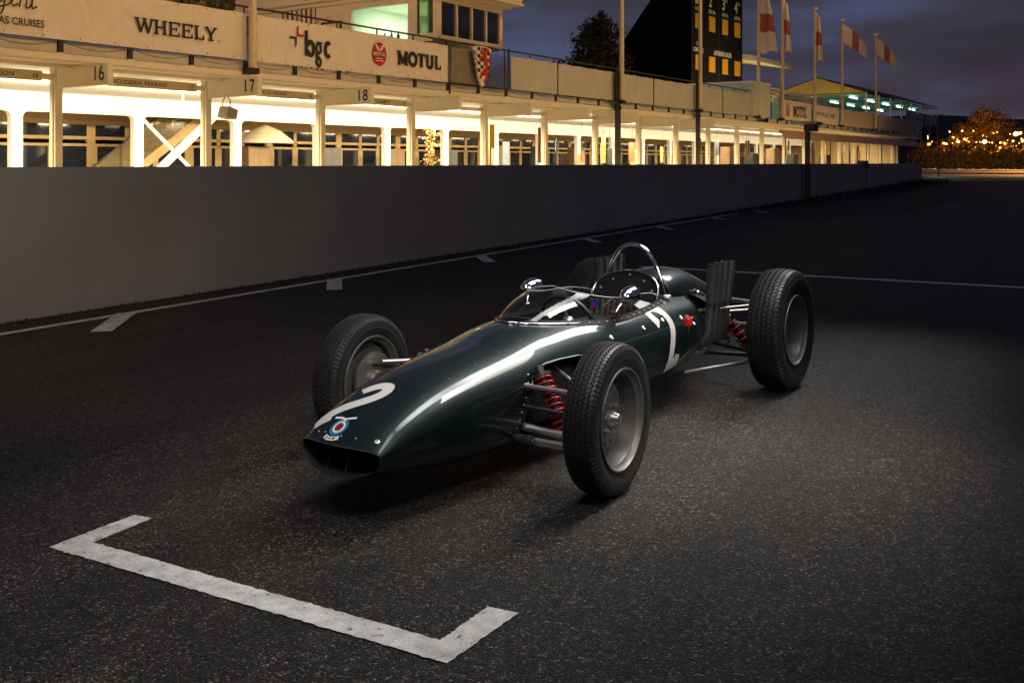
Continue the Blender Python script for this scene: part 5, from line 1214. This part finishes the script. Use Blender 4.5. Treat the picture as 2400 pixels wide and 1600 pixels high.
for sg in (1,-1): m.grid(lambda u,v,sg=sg: (1.84+.62*u, sg*(.16+(.335-.10*u-.16)*v), .575-.05*u-.10*u*u-.022*v*v+.02*math.sin(math.pi*v)), 16, 8)
cpart(m, "rear_deck", GREEN, smooth=60)
m = MB(cx); m.lathe((2.02,.215,.572),(.2,.4,.9),[(0,.035),(.012,.035),(.018,.028),(.018,0)],20); cpart(m, "filler_cap", CHROME, smooth=40)
# engine, gearbox
m = MB(cx); m.box((1.68,-.20,.20),(2.10,.20,.50)); cpart(m, "engine_block", DARKM, bevel=.03)
m = MB(cx)
for sg in (1,-1): m.prism([(1.72,.34),(2.12,.34),(2.12,.47),(1.72,.50)], 1, sg*.20, sg*.28)
cpart(m, "cylinder_head", ALLOY, bevel=.015)
m = MB(cx); m.lathe((2.10,0,.33),(1,0,0),[(0,.18),(.10,.15),(.22,.13),(.24,.15),(.30,.15),(.45,.11),(.60,.09),(.62,0)],20); cpart(m, "gearbox", ALLOY, smooth=40)
m = MB(cx)
for k in range(4): m.tube(smooth_path([(1.76+.08*k,.22,.46),(1.76+.08*k,.30,.44),(1.74+.08*k,.315,.40)],5), .012, 6)
m.tube(smooth_path([(1.72,.30,.43),(1.66,.32,.47),(1.60,.325,.50)],6), .008, 6); m.tube(smooth_path([(1.70,.26,.30),(1.85,.31,.25),(2.0,.27,.30)],6), .011, 6); cpart(m, "engine_pipes", BRIGHT, kind='stuff', smooth=60)
# exhaust stacks: four each side
for sg in (1,-1):
    for k in range(4):
        a = 1.835+.082*k
        m = MB(cx)
        path = smooth_path([(a-.02+.01*k,sg*.25,.36),(a-.03+.008*k,sg*.31,.31),(a-.02+.006*k,sg*.352,.35),(a-.005,sg*.362,.45),(a+.005,sg*.368,.54)],6)
        m.tube(path, .0275, 16); m.tube([(a+.005,sg*.368,.535),(a+.012+.012*k,sg*.380,.775)], [.0300,.0310], 18, caps=False); m.tube([(a+.012+.012*k,sg*.380,.775),(a+.0105+.009*k,sg*.3775,.70)], [.0290,.0280], 18, caps=False)
        m.lathe((a+.012+.012*k,sg*.380,.775),(.05,sg*.05,1),[(-.001,.0290),(.0,.0310)],18)
        o = cpart(m, "exhaust_stack", SOOT, smooth=50)
        m = MB(cx); m.lathe((a+.006,sg*.3685,.535),(.1,sg*.08,1),[(-.010,.029),(-.010,.0325),(.010,.0325),(.010,.030)],18); m.build("clamp", DARKM, o, smooth=40)
# red cut-off lug on the side, small levers
m = MB(cx); m.box((1.55,.325,.445),(1.60,.362,.49)); m.prism([(1.545,.45),(1.555,.50),(1.60,.50),(1.605,.45)], 1, .340, .354); cpart(m, "red_lug", mat("lug_red", (.65,.012,.01), .4, var=.03), bevel=.006)
m = MB(cx); m.tube([(1.60,.34,.475),(1.66,.335,.485),(1.70,.33,.47)], .006, 6); m.tube([(1.575,.345,.44),(1.58,.345,.40)], .005, 6); cpart(m, "lug_lever", BRIGHT, smooth=60)

# ---------------------------------------------------------------- wheels
def tyre_mesh(Ro, Wd, TW, per, amp, nt_, gw):
    prof = []
    for t_ in np.linspace(0, 1, 12):     # sidewall from bead to shoulder
        ang = t_*math.pi*.5
        prof.append((-Wd*(.40+.10*math.sin(min(1,t_*1.25)*math.pi*.62)) if t_ < .85 else -Wd*(.50-.05*((t_-.85)/.15)**1.5), .205+(Ro-.020-.205)*t_))
    N = per*8; rows = []
    m_ = MB()
    for i in range(N):
        ph = i/8.0; fr = ph % 1; row = []
        zig = amp*(1 if fr < .5 else -1)*(1-abs((fr*2)%1-.5)*2)**.6
        full = [(w_, r_, 0) for w_, r_ in prof]
        full += [(-TW/2+TW*j/nt_, None, 1) for j in range(nt_+1)] + [(-w_, r_, 0) for w_, r_ in reversed(prof)]
        for w_, r_, tr_ in full:
            if tr_:
                r_ = Ro-.010*(abs(w_)/(TW/2))**2.4
                g_ = 0
                for q in (-.36,-.18,0,.18,.36):
                    if abs(w_-(q*TW+zig*(1 if int(round(q*100))%36 else -1))) < gw: g_ = .008
                if abs(w_) > TW*.44 and i % 8 == 0: g_ = .005
                r_ -= g_
            elif r_ > Ro-.035 and i % 8 == 0: r_ -= .004; w_ *= .985
            row.append(m_.vert((r_*math.cos(2*math.pi*i/N), w_, r_*math.sin(2*math.pi*i/N))))
        rows.append(row)
    for i in range(N):
        a, b = rows[i], rows[(i+1) % N]
        for j in range(len(a)-1): m_.face((a[j], b[j], b[j+1], a[j+1]))
    return m_
def wheel(Wd, Ro, TW, per, dish, rear):
    m_ = MB()                 # rim: revolved about y; +y is the outboard face
    h = Wd*.44
    m_.lathe((0,0,0),(0,-1,0),[(-h,.213),(-h-.006,.211),(-h-.006,.204),(-h+.012,.196),(-h+.018,.186),(-h+.05,.176),(dish+.02,.166),(dish+.004,.15),(dish,.13)],56)
    m_.lathe((0,0,0),(0,-1,0),[(h,.213),(h+.006,.211),(h+.004,.203),(h-.012,.196),(h-.02,.186),(0,.178),(dish+.03,.172)],56)
    o = m_.build("wheel", ALLOY, CAR, smooth=38)
    md = MB(); R0 = .13
    if not rear:
        md.lathe((0,dish*-1,0),(0,1,0),[(0,.131),(.004,.11),(.010,.075),(.018,.055),(.020,.0)],40)
    else:
        md.lathe((0,dish*-1,0),(0,1,0),[(0,.06),(.03,.052),(.05,.04),(.05,0)],24)
        for k in range(6):
            t_ = 2*math.pi*k/6; c1, s1 = math.cos(t_), math.sin(t_)
            md.tube([(.04*c1,-dish+.02,.04*s1),(.10*c1,-dish+.012,.10*s1),(.165*c1,-dish-.005,.165*s1)], [.026,.018,.024], 8)
        md.lathe((0,-dish-.012,0),(0,1,0),[(0,.165),(0,.06)],32)
    md.build("wheel_disc", ALLOY, o, smooth=38)
    mh = MB(); mh.lathe((0,-dish,0),(0,1,0),[(.01,.034),(.03,.033),(.045,.026),(.05,.024),(.062,.020),(.066,.0)],20); mh.build("hub", BRIGHT if not rear else ALLOY, o, smooth=38)
    nn = None
    for k in range(6):
        t_ = 2*math.pi*(k+.5)/6
        if nn is None: mn = MB(); mn.lathe((0,0,0),(0,1,0),[(0,.0105),(.016,.0105),(.018,.006),(.026,.005),(.027,0)],6); nn = mn.build("wheel_nut", BRIGHT, o, smooth=30); q = nn
        else: q = nn.copy(); COL.objects.link(q)
        q.location = (.062*math.cos(t_), -dish+.012, .062*math.sin(t_))
    if not rear:
        mh2 = MB()
        for k in range(12):
            t_ = 2*math.pi*k/12; mh2.lathe((.108*math.cos(t_), -dish+.0052, .108*math.sin(t_)),(0,1,0),[(0,.0),(0,.0095),(-.001,.0095)],10)
        mh2.build("vent_holes", MATTE, o, kind='stuff')
    mv = MB()
    for k in range(8):
        t_ = 2*math.pi*k/8+.2; mv.lathe((.152*math.cos(t_), -dish-.0 if not rear else -dish-.002, .152*math.sin(t_)),(0,1,0),[(-.001,.0),(.006,.006),(.007,.0)],6)
    mv.build("rim_bolts", BRIGHT, o, kind='stuff')
    mb_ = MB(); mb_.lathe((0,.0,0),(0,1,0),[(-.075,0),(-.075,.135),(-.06,.135),(-.06,.05),(-.03,.05),(-.03,0)],32); mb_.build("brake_disc", BRIGHT, o, smooth=38)
    mb2 = MB(); mb2.lathe((0,0,0),(0,1,0),[(-.10,.0),(-.10,.045),(-.075,.05),(-.055,.03)],16); mb2.box((.06,-.09,-.05),(.14,-.045,.05)); mb2.build("upright", ALLOY, o, smooth=38, bevel=.008)
    to = tyre_mesh(Ro, Wd, TW, per, .0062 if rear else .0045, 84 if rear else 64, .0023 if rear else .0018).build("tyre", RUBBER, o, smooth=28)
    ml = MB()
    for sg in (1,-1):
        for w0, word, span in ((90, "5", 0),):
            pass
    # raised bead line round the sidewall
    ml.lathe((0,0,0),(0,1,0),[(Wd*.497,Ro-.062),(Wd*.505,Ro-.060),(Wd*.497,Ro-.057)],96); ml.lathe((0,0,0),(0,1,0),[(-Wd*.497,Ro-.062),(-Wd*.505,Ro-.060),(-Wd*.497,Ro-.057)],96); ml.build("sidewall_line", mat("line_rubber", (.05,.05,.05), .4), o, smooth=60)
    # raised moulded dashes of lettering round the wall
    ml = MB(); rnd_ = random.Random(per)
    for base in (20,140,260):
        for k in range(11):
            t_ = rad(base+k*4.4); r1 = .245
            for sg in (1,-1):
                hh_ = .007; dw = rnd_.uniform(.8,1.5)
                c_ = lambda dt, dr: ((r1+dr)*math.cos(t_+dt), sg*(Wd*.497+.0015), (r1+dr)*math.sin(t_+dt))
                ml.quad(c_(0,-hh_), c_(.018*dw,-hh_), c_(.018*dw,-hh_+.003), c_(0,-hh_+.003)); 
                if k % 3 != 1: ml.quad(c_(0,-hh_), c_(.006,-hh_), c_(.006,hh_), c_(0,hh_))
                if k % 2: ml.quad(c_(0,hh_-.003), c_(.018*dw,hh_-.003), c_(.018*dw,hh_), c_(0,hh_))
    ml.build("sidewall_moulding", mat("line_rubber"), o, kind='stuff')
    return o
RF, RR = .313, .362
wf = wheel(.142, RF, .116, 92, .012, False); wr = wheel(.205, RR, .168, 80, .03, True)
def place(o, a, b, z, steer, spin): 
    # outboard face (+y of the wheel) towards the camera side for b > 0
    o.location = (a, -b, z); o.rotation_euler = (0, spin, (math.pi if b > 0 else 0)+steer)
wf2 = copy_tree(wf); wr2 = copy_tree(wr)
st_ = rad(3.8)
place(wf, .015, .690, RF, st_, .3); place(wf2, .0, -.675, RF, st_, 1.1); place(wr, 2.286, .64, RR, 0, .2); place(wr2, 2.286, -.63, RR, 0, .9)
for o, l in ((wf,"front wheel nearest the camera"),(wf2,"far front wheel beyond the nose"),(wr,"rear wheel nearest the camera"),(wr2,"far rear wheel behind the exhausts")): o['label'] = l

# ---------------------------------------------------------------- suspension
def arm(name, pts, r_, mt, **k): m_ = MB(cx); m_.tube(pts, r_, 10); return cpart(m_, name, mt, smooth=60, **k)
for sg in (1,-1):
    arm("upper_wishbone", [(-.015,sg*.17,.402),(.0,sg*.60,.392)], .0125, BRIGHT if sg > 0 else DARKM); arm("upper_wishbone", [(.36,sg*.20,.41),(.03,sg*.57,.40)], .011, BRIGHT)  # far-side arm coloured dark in place of shade; both sides are steel
    arm("lower_wishbone", [(-.02,sg*.20,.225),(.0,sg*.58,.205)], .019, BRIGHT); arm("lower_wishbone", [(.40,sg*.22,.215),(.02,sg*.57,.20)], .013, DARKM)
    arm("steering_arm", [(-.02,sg*.20,.315),(-.0,sg*.56,.30)], .010, DARKM)
    m = MB(cx); m.lathe((-.075,sg*.285,.185),(0,sg,-.06),[(0,.022),(.03,.024),(.05,.024),(.055,.028),(.085,.028),(.09,.018),(.10,.016)],16); cpart(m, "link_joint", DARKM, smooth=40)
    m = MB(cx); m.prism([(-.078,.168),(-.048,.172),(-.05,.198),(-.074,.196)], 1, sg*.36, sg*.58); cpart(m, "lower_link", BRIGHT, bevel=.006)
def spring(top_, bot, R_, turns, rw):
    top_, bot = Vector(top_), Vector(bot); ax = bot-top_; L0 = ax.length; axn = ax.normalized(); u = axn.orthogonal().normalized(); w_ = axn.cross(u)
    m_ = MB(cx); n = int(turns*18); m_.tube([top_+axn*(L0*k/n)+(u*math.cos(2*math.pi*k/18)+w_*math.sin(2*math.pi*k/18))*R_ for k in range(n+1)], rw, 7)
    o = cpart(m_, "coil_spring", COIL, smooth=60)
    m_ = MB(cx); m_.tube([top_-axn*.05, bot+axn*.05], R_*.62, 14); m_.lathe(top_, axn, [(-.012,R_*.7),(-.012,R_*1.2),(0,R_*1.2),(0,R_*.7)], 18); m_.lathe(bot, axn, [(0,R_*.7),(0,R_*1.15),(.01,R_*1.15),(.01,R_*.7)], 18); m_.build("damper", DARKM, o, smooth=40)
    return o
for sg in (1,-1):
    spring((.06,sg*.335,.430),(.035,sg*.470,.215),.035,10,.0058)
    spring((2.10,sg*.345,.435),(2.20,sg*.50,.215),.036,7,.0065)
    arm("radius_rod", [(1.62,sg*.30,.17),(2.25,sg*.52,.165)], .011, BRIGHT); arm("radius_rod", [(1.72,sg*.26,.50),(2.28,sg*.53,.50)], .010, BRIGHT)
    arm("upper_link", [(2.28,sg*.14,.53),(2.30,sg*.54,.50)], .012, BRIGHT); arm("rear_wishbone", [(2.10,sg*.12,.20),(2.29,sg*.55,.185)], .013, DARKM); arm("rear_wishbone", [(2.46,sg*.12,.20),(2.30,sg*.55,.185)], .013, DARKM)
    arm("drive_shaft", [(2.29,sg*.13,.36),(2.29,sg*.55,.362)], .020, BRIGHT)
    arm("anti_roll_link", [(2.06,sg*.2,.445),(2.30,sg*.53,.47)], .010, BRIGHT)
    m = MB(cx); m.tube(smooth_path([(2.02,sg*.30,.30),(2.08,sg*.36,.27),(2.13,sg*.36,.30)],6), .016, 8); cpart(m, "breather_hose", MATTE, smooth=60)
